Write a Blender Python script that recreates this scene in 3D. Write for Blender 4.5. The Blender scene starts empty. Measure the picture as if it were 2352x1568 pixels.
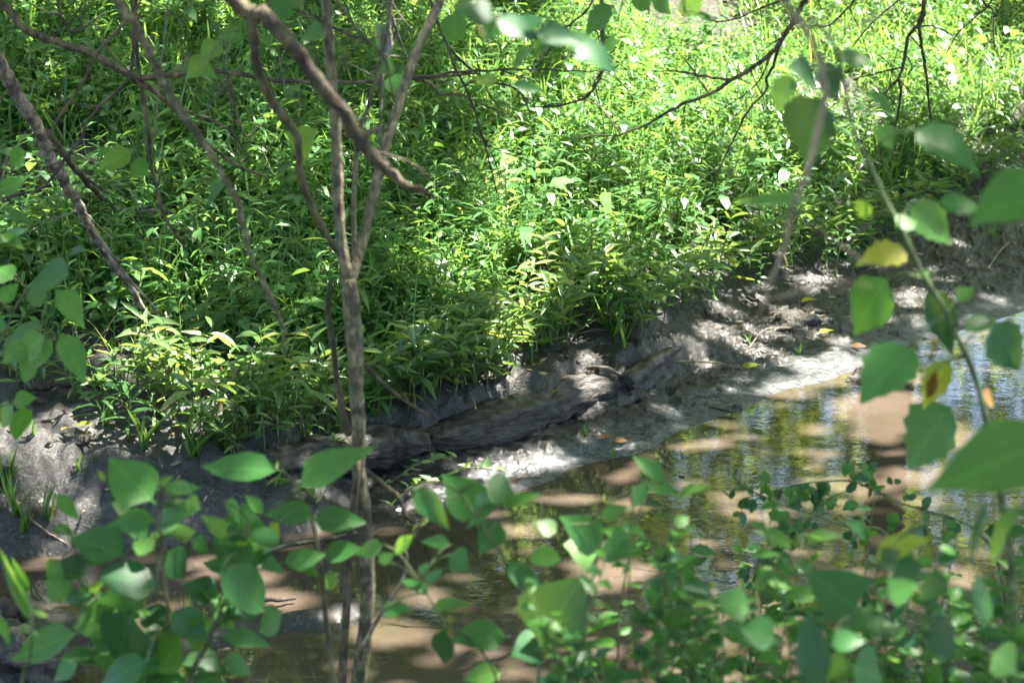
import bpy, math, random
import numpy as np
from mathutils import Vector, Matrix

# ------------------------------------------------------------------ camera, sky, sun, exposure
scene = bpy.context.scene
col = scene.collection
CAM_Z, PITCH, HALF = 2.6, math.radians(15.0), math.tan(math.radians(15.0))
cam_data = bpy.data.cameras.new("camera")
cam = bpy.data.objects.new("camera", cam_data)
col.objects.link(cam)
cam.location = (0, 0, CAM_Z)
cam.rotation_euler = (math.pi / 2 - PITCH, 0, 0)
cam_data.sensor_width = 36.0
cam_data.lens = 18.0 / HALF
cam_data.clip_start, cam_data.clip_end = 0.05, 2000
cam_data.dof.use_dof = True
cam_data.dof.focus_distance = 8.6
cam_data.dof.aperture_fstop = 4.2
scene.camera = cam

SUN = np.array([0.5, 0.3, 1.15]); SUN /= np.linalg.norm(SUN)
SUN_EL = math.asin(SUN[2]); SUN_ROT = math.atan2(SUN[0], SUN[1])
world = bpy.data.worlds.new("World"); scene.world = world; world.use_nodes = True
wn = world.node_tree.nodes; wl = world.node_tree.links
sky = wn.new("ShaderNodeTexSky"); sky.sky_type = 'NISHITA'; sky.sun_disc = False
sky.sun_elevation = SUN_EL; sky.sun_rotation = SUN_ROT
sky.air_density, sky.dust_density, sky.ozone_density = 1.0, 1.2, 1.0
wl.new(sky.outputs[0], wn["Background"].inputs[0]); wn["Background"].inputs[1].default_value = 0.068
sd = bpy.data.lights.new("sun", 'SUN'); sd.energy = 5.0; sd.angle = math.radians(0.5); sd.color = (1.0, 0.93, 0.82)
sun = bpy.data.objects.new("sun", sd); col.objects.link(sun)
sun.rotation_euler = Vector(tuple(SUN)).to_track_quat('Z', 'Y').to_euler()
sun.location = (6, 4, 14)
scene.view_settings.view_transform = 'Standard'
scene.view_settings.look = 'None'
scene.view_settings.exposure = 3.42
scene.view_settings.gamma = 1.0
scene.cycles.use_denoising = True
scene.cycles.max_bounces = 9
scene.cycles.diffuse_bounces = 6
scene.cycles.glossy_bounces = 3
scene.cycles.transmission_bounces = 5
scene.cycles.sample_clamp_indirect = 6.0

random.seed(7)
rng = np.random.default_rng(11)
def R(a, b): return random.uniform(a, b)

# ------------------------------------------------------------------ picture <-> place
CP, SP = math.cos(PITCH), math.sin(PITCH)
def ray(px, py):
    sx = (px - 1176) / 1176 * HALF; sy = (py - 784) / 1176 * HALF
    return np.array([sx, CP - sy * SP, -SP - sy * CP])
def P(px, py, Y):
    d = ray(px, py); return np.array([0, 0, CAM_Z]) + d * (Y / d[1])
def mpp(Y): return Y / CP * HALF / 1176 * 1.03
def project(x, y, z):
    zz = z - CAM_Z
    f = y * CP - zz * SP; dn = -y * SP - zz * CP
    return 1176 + x / f / HALF * 1176, 784 + dn / f / HALF * 1176

# ------------------------------------------------------------------ noise
def _hash(ix, iy, s):
    n = (ix * 374761393 + iy * 668265263 + s * 974634777) & 0xffffffff
    n = ((n ^ (n >> 13)) * 1274126177) & 0xffffffff
    return ((n ^ (n >> 16)) & 0xffff) / 65535.0
def vnoise(x, y, s=0):
    x = np.asarray(x, float); y = np.asarray(y, float)
    ix = np.floor(x).astype(np.int64); iy = np.floor(y).astype(np.int64)
    fx = x - ix; fy = y - iy
    fx = fx * fx * (3 - 2 * fx); fy = fy * fy * (3 - 2 * fy)
    a = _hash(ix, iy, s); b = _hash(ix + 1, iy, s); c = _hash(ix, iy + 1, s); d = _hash(ix + 1, iy + 1, s)
    return (a + (b - a) * fx) * (1 - fy) + (c + (d - c) * fx) * fy
def fbm(x, y, f, o=4, s=0):
    v = 0; a = 1; t = 0
    for k in range(o):
        v = v + a * (vnoise(x * f, y * f, s + k) - .5); t += a; a *= .5; f *= 2.07
    return v / t * 2
def sstep(a, b, x):
    t = np.clip((x - a) / (b - a), 0, 1); return t * t * (3 - 2 * t)

# ------------------------------------------------------------------ terrain
WLPX = [(-60,1285),(0,1282),(150,1275),(300,1262),(480,1245),(620,1232),(800,1210),(950,1195),(1080,1165),(1180,1128),
        (1270,1105),(1300,1078),(1330,1068),(1450,1045),(1500,1025),(1560,990),(1640,962),(1700,940),(1800,897),
        (1880,880),(1960,850),(2020,815),(2100,788),(2180,770),(2280,738),(2352,715),(2450,690)]
def flat(px, py, z=0.0):
    d = ray(px, py); t = (z - CAM_Z) / d[2]; return np.array([0, 0, CAM_Z]) + d * t
wlp = np.array([flat(*p)[:2] for p in WLPX])
wlx = np.concatenate([[-300, -8, -3.5], wlp[:, 0], [6, 14, 60, 300]])
wly = np.concatenate([[-40, 3.5, 5.6], wlp[:, 1], [13.0, 16, 26, 80]])
NBX = np.array([-300, -8, -3, -1.5, 0, .8, 1.3, 2, 3, 6, 14, 60, 300]); NBY = np.array([-46, -.5, 3.2, 4.5, 4.85, 5.2, 5.6, 6.3, 7.2, 9.6, 12.6, 22, 76])
def waterline(x): return np.interp(x, wlx, wly)
LX = [-9, -1, 0, .07, .18, .32, .9, 1.5, 3, 6, 12, 40, 300]; LH = [-.4, -.3, 0, .14, .27, .33, .37, .47, .83, 1.42, 2.3, 5.5, 20]
RX = [-9, -1, 0, .3, .9, 1.5, 2.0, 3, 6, 12, 40, 300]; RH = [-.4, -.25, 0, .035, .12, .25, .42, .72, 1.3, 2.2, 5.5, 20]
MX = [-9, -1, 0, .2, .42, .5, .57, .95, 1.6, 3, 6, 12, 40, 300]; MH = [-.4, -.3, 0, .025, .06, .14, .245, .29, .42, .8, 1.4, 2.3, 5.5, 20]
NX = [-9, 0, .15, .5, 1.5, 3, 6, 20, 300]; NH = [-.6, 0, .12, .26, .5, .78, 1.0, 1.4, 12]
SPA, SPB = flat(300, 1500)[:2], flat(860, 1398)[:2]
DEB = flat(-20, 1500)[:2]
def height(x, y):
    x = np.asarray(x, float); y = np.asarray(y, float)
    d = (y - waterline(x)) * .78
    d = d + .02 * fbm(x, y, 5, 3, 15) + sstep(.3, .55, d) * .10 * fbm(x, y, 4, 3, 16)
    wr = sstep(.55, 1.25, x); wlft = 1 - sstep(-1.0, -.55, x)
    wm = np.clip(1 - wr - wlft, 0, 1)
    h = np.interp(d, LX, LH) * wlft + np.interp(d, MX, MH) * wm + np.interp(d, RX, RH) * wr
    k = sstep(.02, .12 + .28 * wr, d) * (.75 + .5 * vnoise(x * .9, y * .9, 31))
    h = h + k * (.014 * fbm(x, y, 6, 4, 3) + .03 * fbm(x, y, 1.6, 3, 9)) + sstep(1.5, 4, d) * .16 * fbm(x, y, .6, 3, 21)
    h = h + k * ((.04 - .022 * wr) * np.maximum(fbm(x, y, 8, 3, 40), 0) + (.022 - .012 * wr) * fbm(x, y, 15, 2, 44) + (.022 + .006 * wr) * np.abs(fbm(x, y, 27, 2, 61)) - .022 * sstep(.35, .8, fbm(x, y, 11, 3, 77)))
    h = h - k * wlft * .10 * np.exp(-(((x + 1.78) / .13) ** 2 + ((d - .15) / .07) ** 2))
    n = np.interp((NBY_(x) - y) * .78, NX, NH)
    n = n + sstep(0, .3, n) * .05 * fbm(x, y, 3, 4, 5)
    ax = SPB - SPA; L = np.linalg.norm(ax); ax = ax / L
    u = ((x - SPA[0]) * ax[0] + (y - SPA[1]) * ax[1]) / L; v = -(x - SPA[0]) * ax[1] + (y - SPA[1]) * ax[0]
    w = .17 * (1 - .55 * u) + .09 * fbm(x, y, 4, 3, 8)
    spit = .035 - .05 * (v / np.maximum(w, .03)) ** 2 - 1.6 * np.maximum(u - .93, 0) ** 2 * 8 - .3 * np.maximum(-u, 0)
    spit = spit + .02 * fbm(x, y, 9, 4, 4)
    deb = .14 - .9 * ((x - DEB[0]) ** 2 + ((y - DEB[1]) * 1.2) ** 2) + .05 * fbm(x, y, 6, 3, 6)
    return np.maximum(np.maximum(h, n), np.maximum(np.maximum(spit, -.5), np.maximum(deb, -.5)))
def NBY_(x): return np.interp(x, NBX, NBY) + .08 * (vnoise(x * 2.3, x * 0 + 1, 2) - .5)
def hit(px, py):
    d = ray(px, py); t = np.arange(3.0, 60, .01)
    q = d[None] * t[:, None] + np.array([0, 0, CAM_Z])
    hh = height(q[:, 0], q[:, 1]); hh = np.where(q[:, 1] > 5.3, np.maximum(hh, 0), -9)
    i = np.argmax(q[:, 2] < hh); return q[i]
def gz(x, y): return float(height(np.array([x]), np.array([y]))[0])

# ------------------------------------------------------------------ mesh and object helpers
def mesh_from(name, V, F, mat=None, smooth=True):
    me = bpy.data.meshes.new(name)
    me.from_pydata([tuple(v) for v in V], [], F); 
    if mat: me.materials.append(mat)
    if smooth: me.polygons.foreach_set("use_smooth", [True] * len(me.polygons))
    me.update(); return me
def mesh_np(name, V, loops, starts, totals, mat, tint=None, smooth=True):
    me = bpy.data.meshes.new(name)
    me.vertices.add(len(V)); me.vertices.foreach_set("co", V.astype(np.float32).ravel())
    me.loops.add(len(loops)); me.loops.foreach_set("vertex_index", loops.astype(np.int32))
    me.polygons.add(len(starts)); me.polygons.foreach_set("loop_start", starts.astype(np.int32))
    me.polygons.foreach_set("loop_total", totals.astype(np.int32))
    if smooth: me.polygons.foreach_set("use_smooth", np.ones(len(starts), bool))
    me.materials.append(mat); me.update(calc_edges=True)
    if tint is not None:
        a = me.attributes.new("tint", 'FLOAT', 'FACE'); a.data.foreach_set("value", tint.astype(np.float32))
    return me
def link(name, data, parent=None, loc=None, mat4=None):
    o = bpy.data.objects.new(name, data); col.objects.link(o)
    if parent is not None: o.parent = parent
    if mat4 is not None: o.matrix_basis = mat4
    elif loc is not None: o.location = tuple(loc)
    return o
def tag(o, label=None, cat=None, group=None, kind=None):
    if label: o["label"] = label
    if cat: o["category"] = cat
    if group: o["group"] = group
    if kind: o["kind"] = kind
    return o
def thing(name, label, cat, loc, group=None):
    o = bpy.data.objects.new(name, None); col.objects.link(o); o.location = tuple(loc); o.empty_display_size = .05
    return tag(o, label, cat, group)
def catmull(pts, m):
    p = np.array(pts, float)
    if len(p) == 2: return p[0] + (p[1] - p[0]) * np.linspace(0, 1, m)[:, None]
    p = np.vstack([2 * p[0] - p[1], p, 2 * p[-1] - p[-2]]); n = len(p) - 3
    out = []
    for s in np.linspace(0, n - 1e-6, m):
        i = int(s); t = s - i; a, b, c, d = p[i:i + 4]
        out.append(.5 * (2 * b + (c - a) * t + (2 * a - 5 * b + 4 * c - d) * t * t + (3 * b - a - 3 * c + d) * t ** 3))
    return np.array(out)
def tube(path, radii, k=6, jit=0.0, seed=0, furrow=0.0):
    path = np.asarray(path, float); n = len(path); radii = np.broadcast_to(radii, (n,)).astype(float)
    T = np.gradient(path, axis=0); T /= np.maximum(np.linalg.norm(T, axis=1), 1e-9)[:, None]
    u = np.cross(T[0], [0.3, .2, .93]); 
    if np.linalg.norm(u) < 1e-3: u = np.cross(T[0], [1, 0, 0])
    u /= np.linalg.norm(u); V = []; g = np.random.default_rng(abs(int(seed)))
    fr = g.uniform(-1, 1, k)
    for i in range(n):
        u = u - T[i] * (u @ T[i]); u /= np.linalg.norm(u); w = np.cross(T[i], u)
        for j in range(k):
            a = 2 * math.pi * j / k
            r = radii[i] * (1 + jit * g.uniform(-1, 1) + furrow * fr[j])
            V.append(path[i] + r * (math.cos(a) * u + math.sin(a) * w))
    F = []
    for i in range(n - 1):
        for j in range(k):
            j2 = (j + 1) % k; F.append((i * k + j, i * k + j2, (i + 1) * k + j2, (i + 1) * k + j))
    F.append(tuple(range(k))[::-1]); F.append(tuple(range((n - 1) * k, n * k)))
    return V, F
def add_tube(name, parent, pts, radii, mat, m=None, k=6, jit=0.0, seed=0, furrow=0, wob=0.0):
    pts = np.array(pts, float)
    if m is None: m = max(4, len(pts) * 3)
    path = catmull(pts, m)
    rr = np.interp(np.linspace(0, 1, m), np.linspace(0, 1, len(np.atleast_1d(radii))), np.atleast_1d(radii))
    if wob:
        g = np.random.default_rng(abs(int(seed)) + 5); path[1:-1] += g.normal(0, wob, (m - 2, 3))
    o = np.array(parent.location) if parent is not None else np.zeros(3)
    V, F = tube(path - o, rr, k, jit, seed, furrow)
    return link(name, mesh_from(name, V, F, mat), parent)

# ------------------------------------------------------------------ materials
def new_mat(name):
    m = bpy.data.materials.new(name); m.use_nodes = True
    nt = m.node_tree; nt.nodes.clear()
    out = nt.nodes.new("ShaderNodeOutputMaterial")
    return m, nt.nodes, nt.links, out
def ramp(N, stops):
    r = N.new("ShaderNodeValToRGB"); e = r.color_ramp.elements
    while len(e) < len(stops): e.new(.5)
    for q, (p, c) in zip(e, stops): q.position = p; q.color = (*c, 1)
    return r
def noise(N, L, vec, scale, detail=4, rough=.55):
    n = N.new("ShaderNodeTexNoise"); n.inputs["Scale"].default_value = scale; n.inputs["Detail"].default_value = detail
    n.inputs["Roughness"].default_value = rough
    if vec is not None: L.new(vec, n.inputs["Vector"])
    return n
def mathn(N, L, op, a, b=None):
    n = N.new("ShaderNodeMath"); n.operation = op
    for i, v in enumerate((a, b)):
        if v is None: continue
        if isinstance(v, (int, float)): n.inputs[i].default_value = v
        else: L.new(v, n.inputs[i])
    return n.outputs[0]
def mixc(N, L, f, a, b, mode='MIX'):
    n = N.new("ShaderNodeMix"); n.data_type = 'RGBA'; n.blend_type = mode
    if isinstance(f, (int, float)): n.inputs[0].default_value = f
    else: L.new(f, n.inputs[0])
    for i, v in ((6, a), (7, b)):
        if isinstance(v, tuple): n.inputs[i].default_value = (*v, 1)
        else: L.new(v, n.inputs[i])
    return n.outputs[2]
def leaf_mat(name, stops, trans=(.22, .36, .045), tfac=.42, rough=.42, attr=False, veins=False):
    m, N, L, out = new_mat(name)
    if attr:
        a = N.new("ShaderNodeAttribute"); a.attribute_name = "tint"; rnd = a.outputs["Fac"]
    else:
        a = N.new("ShaderNodeObjectInfo"); rnd = a.outputs["Random"]
    r = ramp(N, stops); L.new(rnd, r.inputs[0]); base = r.outputs[0]
    tc = N.new("ShaderNodeTexCoord")
    g = N.new("ShaderNodeNewGeometry")
    nz = noise(N, L, g.outputs["Position"], 38 if veins else 24, 3)
    base = mixc(N, L, nz.outputs[0], mixc(N, L, 1.0, base, (.62, .66, .62), 'MULTIPLY'), mixc(N, L, 1.0, base, (1.35, 1.3, 1.2), 'MULTIPLY'))
    bump = None
    if veins:
        sp = N.new("ShaderNodeSeparateXYZ"); L.new(tc.outputs["Object"], sp.inputs[0])
        ax = mathn(N, L, 'ABSOLUTE', sp.outputs[0])
        mid = mathn(N, L, 'LESS_THAN', ax, .018)
        ph = mathn(N, L, 'SUBTRACT', sp.outputs[1], mathn(N, L, 'MULTIPLY', ax, .55))
        w = mathn(N, L, 'SINE', mathn(N, L, 'MULTIPLY', ph, 52.0))
        side = mathn(N, L, 'GREATER_THAN', w, .93)
        v = mathn(N, L, 'MAXIMUM', mid, mathn(N, L, 'MULTIPLY', side, .4))
        base = mixc(N, L, mathn(N, L, 'MULTIPLY', v, .6), base, mixc(N, L, 1.0, base, (2.1, 1.9, 1.7), 'MULTIPLY'))
        b = N.new("ShaderNodeBump"); b.inputs["Strength"].default_value = .07; b.inputs["Distance"].default_value = .003
        L.new(mathn(N, L, 'ADD', mathn(N, L, 'MULTIPLY', w, .5), nz.outputs[0]), b.inputs["Height"]); bump = b
        sn = noise(N, L, g.outputs["Position"], 95, 2)
        spot = mathn(N, L, 'GREATER_THAN', sn.outputs[0], .69)
        base = mixc(N, L, mathn(N, L, 'MULTIPLY', spot, .5), base, (.10, .075, .03))
    p = N.new("ShaderNodeBsdfPrincipled"); L.new(base, p.inputs["Base Color"])
    p.inputs["Roughness"].default_value = rough; p.inputs["Specular IOR Level"].default_value = .24 if veins else .5
    t = N.new("ShaderNodeBsdfTranslucent")
    L.new(mixc(N, L, .55, mixc(N, L, 1.0, base, (2.2, 2.0, 1.2), 'MULTIPLY'), trans), t.inputs[0])
    if bump: L.new(bump.outputs[0], p.inputs["Normal"])
    mx = N.new("ShaderNodeMixShader"); mx.inputs[0].default_value = tfac
    L.new(p.outputs[0], mx.inputs[1]); L.new(t.outputs[0], mx.inputs[2]); L.new(mx.outputs[0], out.inputs[0])
    return m
def bark_mat(name, c1, c2, rough=.8, scale=34, moss=0.0, stretch=(1.6, 1.6, .5)):
    m, N, L, out = new_mat(name)
    g = N.new("ShaderNodeNewGeometry")
    mp = N.new("ShaderNodeMapping"); mp.inputs["Scale"].default_value = stretch; L.new(g.outputs["Position"], mp.inputs[0])
    n1 = noise(N, L, mp.outputs[0], scale, 6, .65); n2 = noise(N, L, g.outputs["Position"], scale * .2, 3)
    r = ramp(N, [(.34, c1), (.66, c2)]); L.new(n1.outputs[0], r.inputs[0])
    n4 = noise(N, L, g.outputs["Position"], scale * .55, 3); q4 = ramp(N, [(.42, (.45, .43, .40)), (.6, (1.35, 1.32, 1.28))]); L.new(n4.outputs[0], q4.inputs[0])
    c = mixc(N, L, 1.0, r.outputs[0], q4.outputs[0], 'MULTIPLY')
    if moss:
        k = ramp(N, [(.5, (0, 0, 0)), (.62, (1, 1, 1))]); L.new(n2.outputs[0], k.inputs[0])
        c = mixc(N, L, mathn(N, L, 'MULTIPLY', k.outputs[0], moss), c, (.07, .09, .04))
    p = N.new("ShaderNodeBsdfPrincipled"); L.new(c, p.inputs["Base Color"]); p.inputs["Roughness"].default_value = rough
    b = N.new("ShaderNodeBump"); b.inputs["Strength"].default_value = 1.0; b.inputs["Distance"].default_value = .02
    L.new(n1.outputs[0], b.inputs["Height"]); L.new(b.outputs[0], p.inputs["Normal"]); L.new(p.outputs[0], out.inputs[0])
    return m
def ground_mat():
    m, N, L, out = new_mat("bank_mud")
    g = N.new("ShaderNodeNewGeometry"); pos = g.outputs["Position"]
    sp = N.new("ShaderNodeSeparateXYZ"); L.new(pos, sp.inputs[0]); z = sp.outputs[2]
    n1 = noise(N, L, pos, 5, 5); n2 = noise(N, L, pos, 42, 6, .7); n3 = noise(N, L, pos, 130, 4, .7); nb = noise(N, L, pos, 14, 3)
    mud = ramp(N, [(.42, (.006, .0055, .0055)), (.5, (.024, .022, .0215)), (.6, (.058, .056, .057))]); L.new(n2.outputs[0], mud.inputs[0])
    brown = ramp(N, [(.3, (.016, .012, .009)), (.7, (.085, .067, .050))]); L.new(n2.outputs[0], brown.inputs[0])
    hz = mathn(N, L, 'ADD', z, mathn(N, L, 'MULTIPLY', mathn(N, L, 'SUBTRACT', n1.outputs[0], .5), .18))
    dry = N.new("ShaderNodeMapRange"); L.new(hz, dry.inputs[0]); dry.inputs[1].default_value = .3; dry.inputs[2].default_value = .6
    c = mixc(N, L, dry.outputs[0], mud.outputs[0], brown.outputs[0])
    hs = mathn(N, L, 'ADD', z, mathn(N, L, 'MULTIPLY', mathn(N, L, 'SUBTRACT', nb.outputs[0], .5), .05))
    silt_sheen = N.new("ShaderNodeMapRange"); L.new(hs, silt_sheen.inputs[0]); silt_sheen.inputs[1].default_value = .05; silt_sheen.inputs[2].default_value = .014
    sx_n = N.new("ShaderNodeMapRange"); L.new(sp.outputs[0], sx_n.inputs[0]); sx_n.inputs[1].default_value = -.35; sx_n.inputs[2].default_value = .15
    c = mixc(N, L, mathn(N, L, 'MULTIPLY', mathn(N, L, 'MULTIPLY', silt_sheen.outputs[0], sx_n.outputs[0]), .8), c, (.185, .20, .215))  # pale silt, tinted blue-grey to paint in the sky's sheen at the waterline
    spk = ramp(N, [(.56, (0, 0, 0)), (.64, (1, 1, 1))]); L.new(n3.outputs[0], spk.inputs[0])
    c = mixc(N, L, mathn(N, L, 'MULTIPLY', spk.outputs[0], .75), c, (.012, .010, .009))
    n5 = noise(N, L, pos, 24, 5, .7); pit = ramp(N, [(.50, (0, 0, 0)), (.58, (1, 1, 1))]); L.new(n5.outputs[0], pit.inputs[0])
    c = mixc(N, L, mathn(N, L, 'MULTIPLY', pit.outputs[0], .62), c, (.009, .008, .0078))  # dark colour in the pits stands in for their shade, with wet mottling
    p = N.new("ShaderNodeBsdfPrincipled"); L.new(c, p.inputs["Base Color"])
    rg = N.new("ShaderNodeMapRange"); L.new(hz, rg.inputs[0]); rg.inputs[1].default_value = .0; rg.inputs[2].default_value = .5
    rg.inputs[3].default_value = .17; rg.inputs[4].default_value = .8
    L.new(rg.outputs[0], p.inputs["Roughness"]); p.inputs["Specular IOR Level"].default_value = .9
    b1 = N.new("ShaderNodeBump"); b1.inputs["Strength"].default_value = .9; b1.inputs["Distance"].default_value = .07; L.new(mathn(N, L, 'SUBTRACT', n2.outputs[0], mathn(N, L, 'MULTIPLY', pit.outputs[0], .35)), b1.inputs["Height"])
    b2 = N.new("ShaderNodeBump"); b2.inputs["Strength"].default_value = 1.0; b2.inputs["Distance"].default_value = .03; L.new(n3.outputs[0], b2.inputs["Height"])
    L.new(b1.outputs[0], b2.inputs["Normal"]); L.new(b2.outputs[0], p.inputs["Normal"]); L.new(p.outputs[0], out.inputs[0])
    return m
def water_mat():
    m, N, L, out = new_mat("muddy_water")
    g = N.new("ShaderNodeNewGeometry"); pos = g.outputs["Position"]
    n0 = noise(N, L, pos, 1.3, 3)
    r = ramp(N, [(.35, (.038, .031, .021)), (.65, (.062, .047, .037))]); L.new(n0.outputs[0], r.inputs[0])
    p = N.new("ShaderNodeBsdfPrincipled"); L.new(r.outputs[0], p.inputs["Base Color"])
    p.inputs["Roughness"].default_value = .015; p.inputs["IOR"].default_value = 1.42
    mp = N.new("ShaderNodeMapping"); mp.inputs["Scale"].default_value = (1, 1.5, 1); L.new(pos, mp.inputs[0])
    n1 = noise(N, L, mp.outputs[0], 9, 3, .5); n2 = noise(N, L, mp.outputs[0], 34, 2, .5)
    b = N.new("ShaderNodeBump"); b.inputs["Strength"].default_value = .04; b.inputs["Distance"].default_value = .012
    L.new(mathn(N, L, 'ADD', n1.outputs[0], mathn(N, L, 'MULTIPLY', n2.outputs[0], .22)), b.inputs["Height"])
    L.new(b.outputs[0], p.inputs["Normal"]); L.new(p.outputs[0], out.inputs[0])
    return m
GD, GM, GL, GY, GB = (.026, .085, .03), (.052, .145, .046), (.10, .215, .06), (.26, .26, .045), (.2, .13, .055)
M = {}
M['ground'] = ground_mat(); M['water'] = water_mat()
M['slender'] = leaf_mat("slender_leaf", [(0, GD), (.45, GM), (.9, GL), (.965, GY), (1, GB)], attr=True, rough=.31, tfac=.44)
M['slender_o'] = leaf_mat("slender_leaf_single", [(0, (.055, .12, .045)), (.6, (.095, .175, .065)), (.92, (.15, .21, .09)), (1, GY)], attr=False, rough=.33)
M['broad'] = leaf_mat("broad_leaf", [(0, GD), (.6, GM), (.95, GL), (1, GY)], attr=True, rough=.38)
M['grass'] = leaf_mat("grass_blade", [(0, GD), (.5, (.065, .17, .042)), (.9, (.12, .235, .06)), (1, (.3, .25, .11))], attr=True)
M['grass_o'] = leaf_mat("grass_blade_single", [(0, GM), (1, (.10, .19, .045))])
M['litter'] = leaf_mat("dead_leaf", [(0, (.07, .045, .025)), (.6, (.16, .11, .065)), (1, (.27, .21, .14))], attr=True, trans=(.2, .12, .04), tfac=.15, rough=.7)
M['canopy'] = leaf_mat("canopy_leaf", [(0, (.045, .10, .022)), (1, (.10, .17, .035))], attr=True, trans=(.42, .5, .04), tfac=.55, rough=.45)
M['leafA'] = leaf_mat("shrub_leaf", [(0, (.022, .092, .026)), (.7, (.038, .13, .034)), (1, (.07, .17, .035))], veins=True, rough=.4, tfac=.42)
M['leafB'] = leaf_mat("bright_leaf", [(0, (.038, .13, .026)), (1, (.062, .165, .03))], veins=True, rough=.45, tfac=.45, trans=(.15, .3, .03))
M['leafY'] = leaf_mat("yellowing_leaf", [(0, (.14, .22, .03)), (1, (.26, .26, .03))], veins=True, rough=.5, tfac=.45, trans=(.4, .45, .03))
M['leafL'] = leaf_mat("lime_leaf", [(0, (.07, .17, .03)), (1, (.12, .2, .035))], veins=True, rough=.5, tfac=.5, trans=(.28, .42, .03))
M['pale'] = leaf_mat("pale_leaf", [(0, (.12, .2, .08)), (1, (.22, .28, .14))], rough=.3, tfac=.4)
M['leafD'] = leaf_mat("dark_leaf", [(0, (.010, .052, .02)), (1, (.02, .08, .028))], veins=True, rough=.4, tfac=.16)
M['leafDead'] = leaf_mat("withered_leaf", [(0, (.10, .055, .02)), (1, (.26, .15, .05))], veins=True, rough=.6, tfac=.2, trans=(.2, .1, .02))
M['bark'] = bark_mat("grey_brown_bark", (.02, .015, .008), (.125, .096, .052))
M['sapling'] = bark_mat("sapling_bark", (.046, .039, .02), (.225, .19, .11), scale=60, moss=.45)
M['dark_bark'] = bark_mat("dark_bark", (.016, .011, .008), (.07, .05, .037))
M['dead'] = bark_mat("weathered_wood", (.07, .056, .046), (.26, .21, .175))
M['log'] = bark_mat("muddy_log", (.005, .0045, .004), (.045, .039, .034), rough=.5, scale=26, stretch=(.5, .8, 2.2))
M['greenstem'] = bark_mat("green_stem", (.06, .10, .03), (.13, .17, .06), rough=.5)
M['brownstem'] = bark_mat("brown_stem", (.07, .06, .035), (.16, .13, .08), rough=.6)
M['tanstem'] = bark_mat("tan_stem", (.2, .15, .10), (.36, .29, .21), rough=.6)
M['clod'] = bark_mat("mud_clod", (.025, .02, .018), (.09, .078, .068), rough=.55)

# ------------------------------------------------------------------ ground sheet and water
def axis(a, b, step, far):
    core = list(np.arange(a, b, step)); out = []
    for sg, start in ((-1, a), (1, core[-1])):
        q_ = [start]; st = step
        while abs(q_[-1]) < far: st *= 1.05 if st < .06 else 1.25; q_.append(q_[-1] + sg * st)
        out.append(q_[1:])
    return np.array(out[0][::-1] + core + out[1])
gx = axis(-2.3, 3.5, .016, 260); gy = axis(6.3, 11.2, .016, 260)
X, Yg = np.meshgrid(gx, gy); Z = height(X, Yg)
nx, ny = len(gx), len(gy)
V = np.stack([X.ravel(), Yg.ravel(), Z.ravel()], 1)
i = np.arange(ny - 1)[:, None] * nx + np.arange(nx - 1)[None]
q = np.stack([i, i + 1, i + 1 + nx, i + nx], -1).reshape(-1)
nf = (ny - 1) * (nx - 1)
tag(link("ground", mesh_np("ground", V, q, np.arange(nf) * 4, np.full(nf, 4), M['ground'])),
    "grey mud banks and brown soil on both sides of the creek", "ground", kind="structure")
wx = np.concatenate([np.linspace(-60, -4, 8), np.linspace(-3, 5, 9), np.linspace(7, 70, 10)])
WV = []; WF = []
for a in wx:
    WV += [(a, float(NBY_(a)) - .9, 0), (a, float(waterline(a)) + .55, 0)]
for k in range(len(wx) - 1): WF.append((2 * k, 2 * k + 2, 2 * k + 3, 2 * k + 1))
tag(link("water", mesh_from("water", WV, WF, M['water'])), "shallow brown creek water reflecting the trees", "water", kind="structure")

# ------------------------------------------------------------------ leaf clouds (joined, for what nobody could count)
def leaf_cloud(base, dirv, up, L, Wd, droop, prof=((.0, .06), (.32, .5), (.68, .40), (1, 0)), fold=0.0):
    """4-section leaf ribbons: returns verts, loops, starts, totals, faces-per-leaf. dirv, up unit (n,3)."""
    n = len(base); side = np.cross(dirv, up); side /= np.maximum(np.linalg.norm(side, axis=1), 1e-6)[:, None]
    nrm = np.cross(side, dirv)
    vs = []
    for t, w in prof:
        c = base + dirv * (L * t)[:, None] - np.array([0, 0, 1]) * (L * droop * t * t)[:, None]
        if w == 0: vs.append(c)
        else:
            o = side * (Wd * w)[:, None]; f = nrm * (Wd * w * fold)[:, None] if fold else 0
            vs.append(c - o + f); vs.append(c + o + f)
    k = len(vs); Vv = np.stack(vs, 1).reshape(-1, 3)
    off = (np.arange(n) * k)[:, None]
    lo = []; tot = []
    for s in range(len(prof) - 2): lo += [2 * s, 2 * s + 1, 2 * s + 3, 2 * s + 2]; tot.append(4)
    s = len(prof) - 2; lo += [2 * s, 2 * s + 1, 2 * s + 2]; tot.append(3)
    loops = (off + np.array(lo)[None]).ravel(); tots = np.tile(tot, n)
    return Vv, loops, tots, len(tot)
def build_cloud(name, parts, mat):
    V = []; Lp = []; T = []; tint = []; o = 0
    for (v, l, t, fpl, tn) in parts:
        V.append(v); Lp.append(l + o); T.append(t); tint.append(np.repeat(tn, fpl)); o += len(v)
    V = np.vstack(V); Lp = np.concatenate(Lp); T = np.concatenate(T); tint = np.concatenate(tint)
    st = np.concatenate([[0], np.cumsum(T)[:-1]])
    return mesh_np(name, V, Lp, st, T, mat, tint)
def unit(a): return a / np.maximum(np.linalg.norm(a, axis=-1), 1e-9)[..., None]

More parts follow.
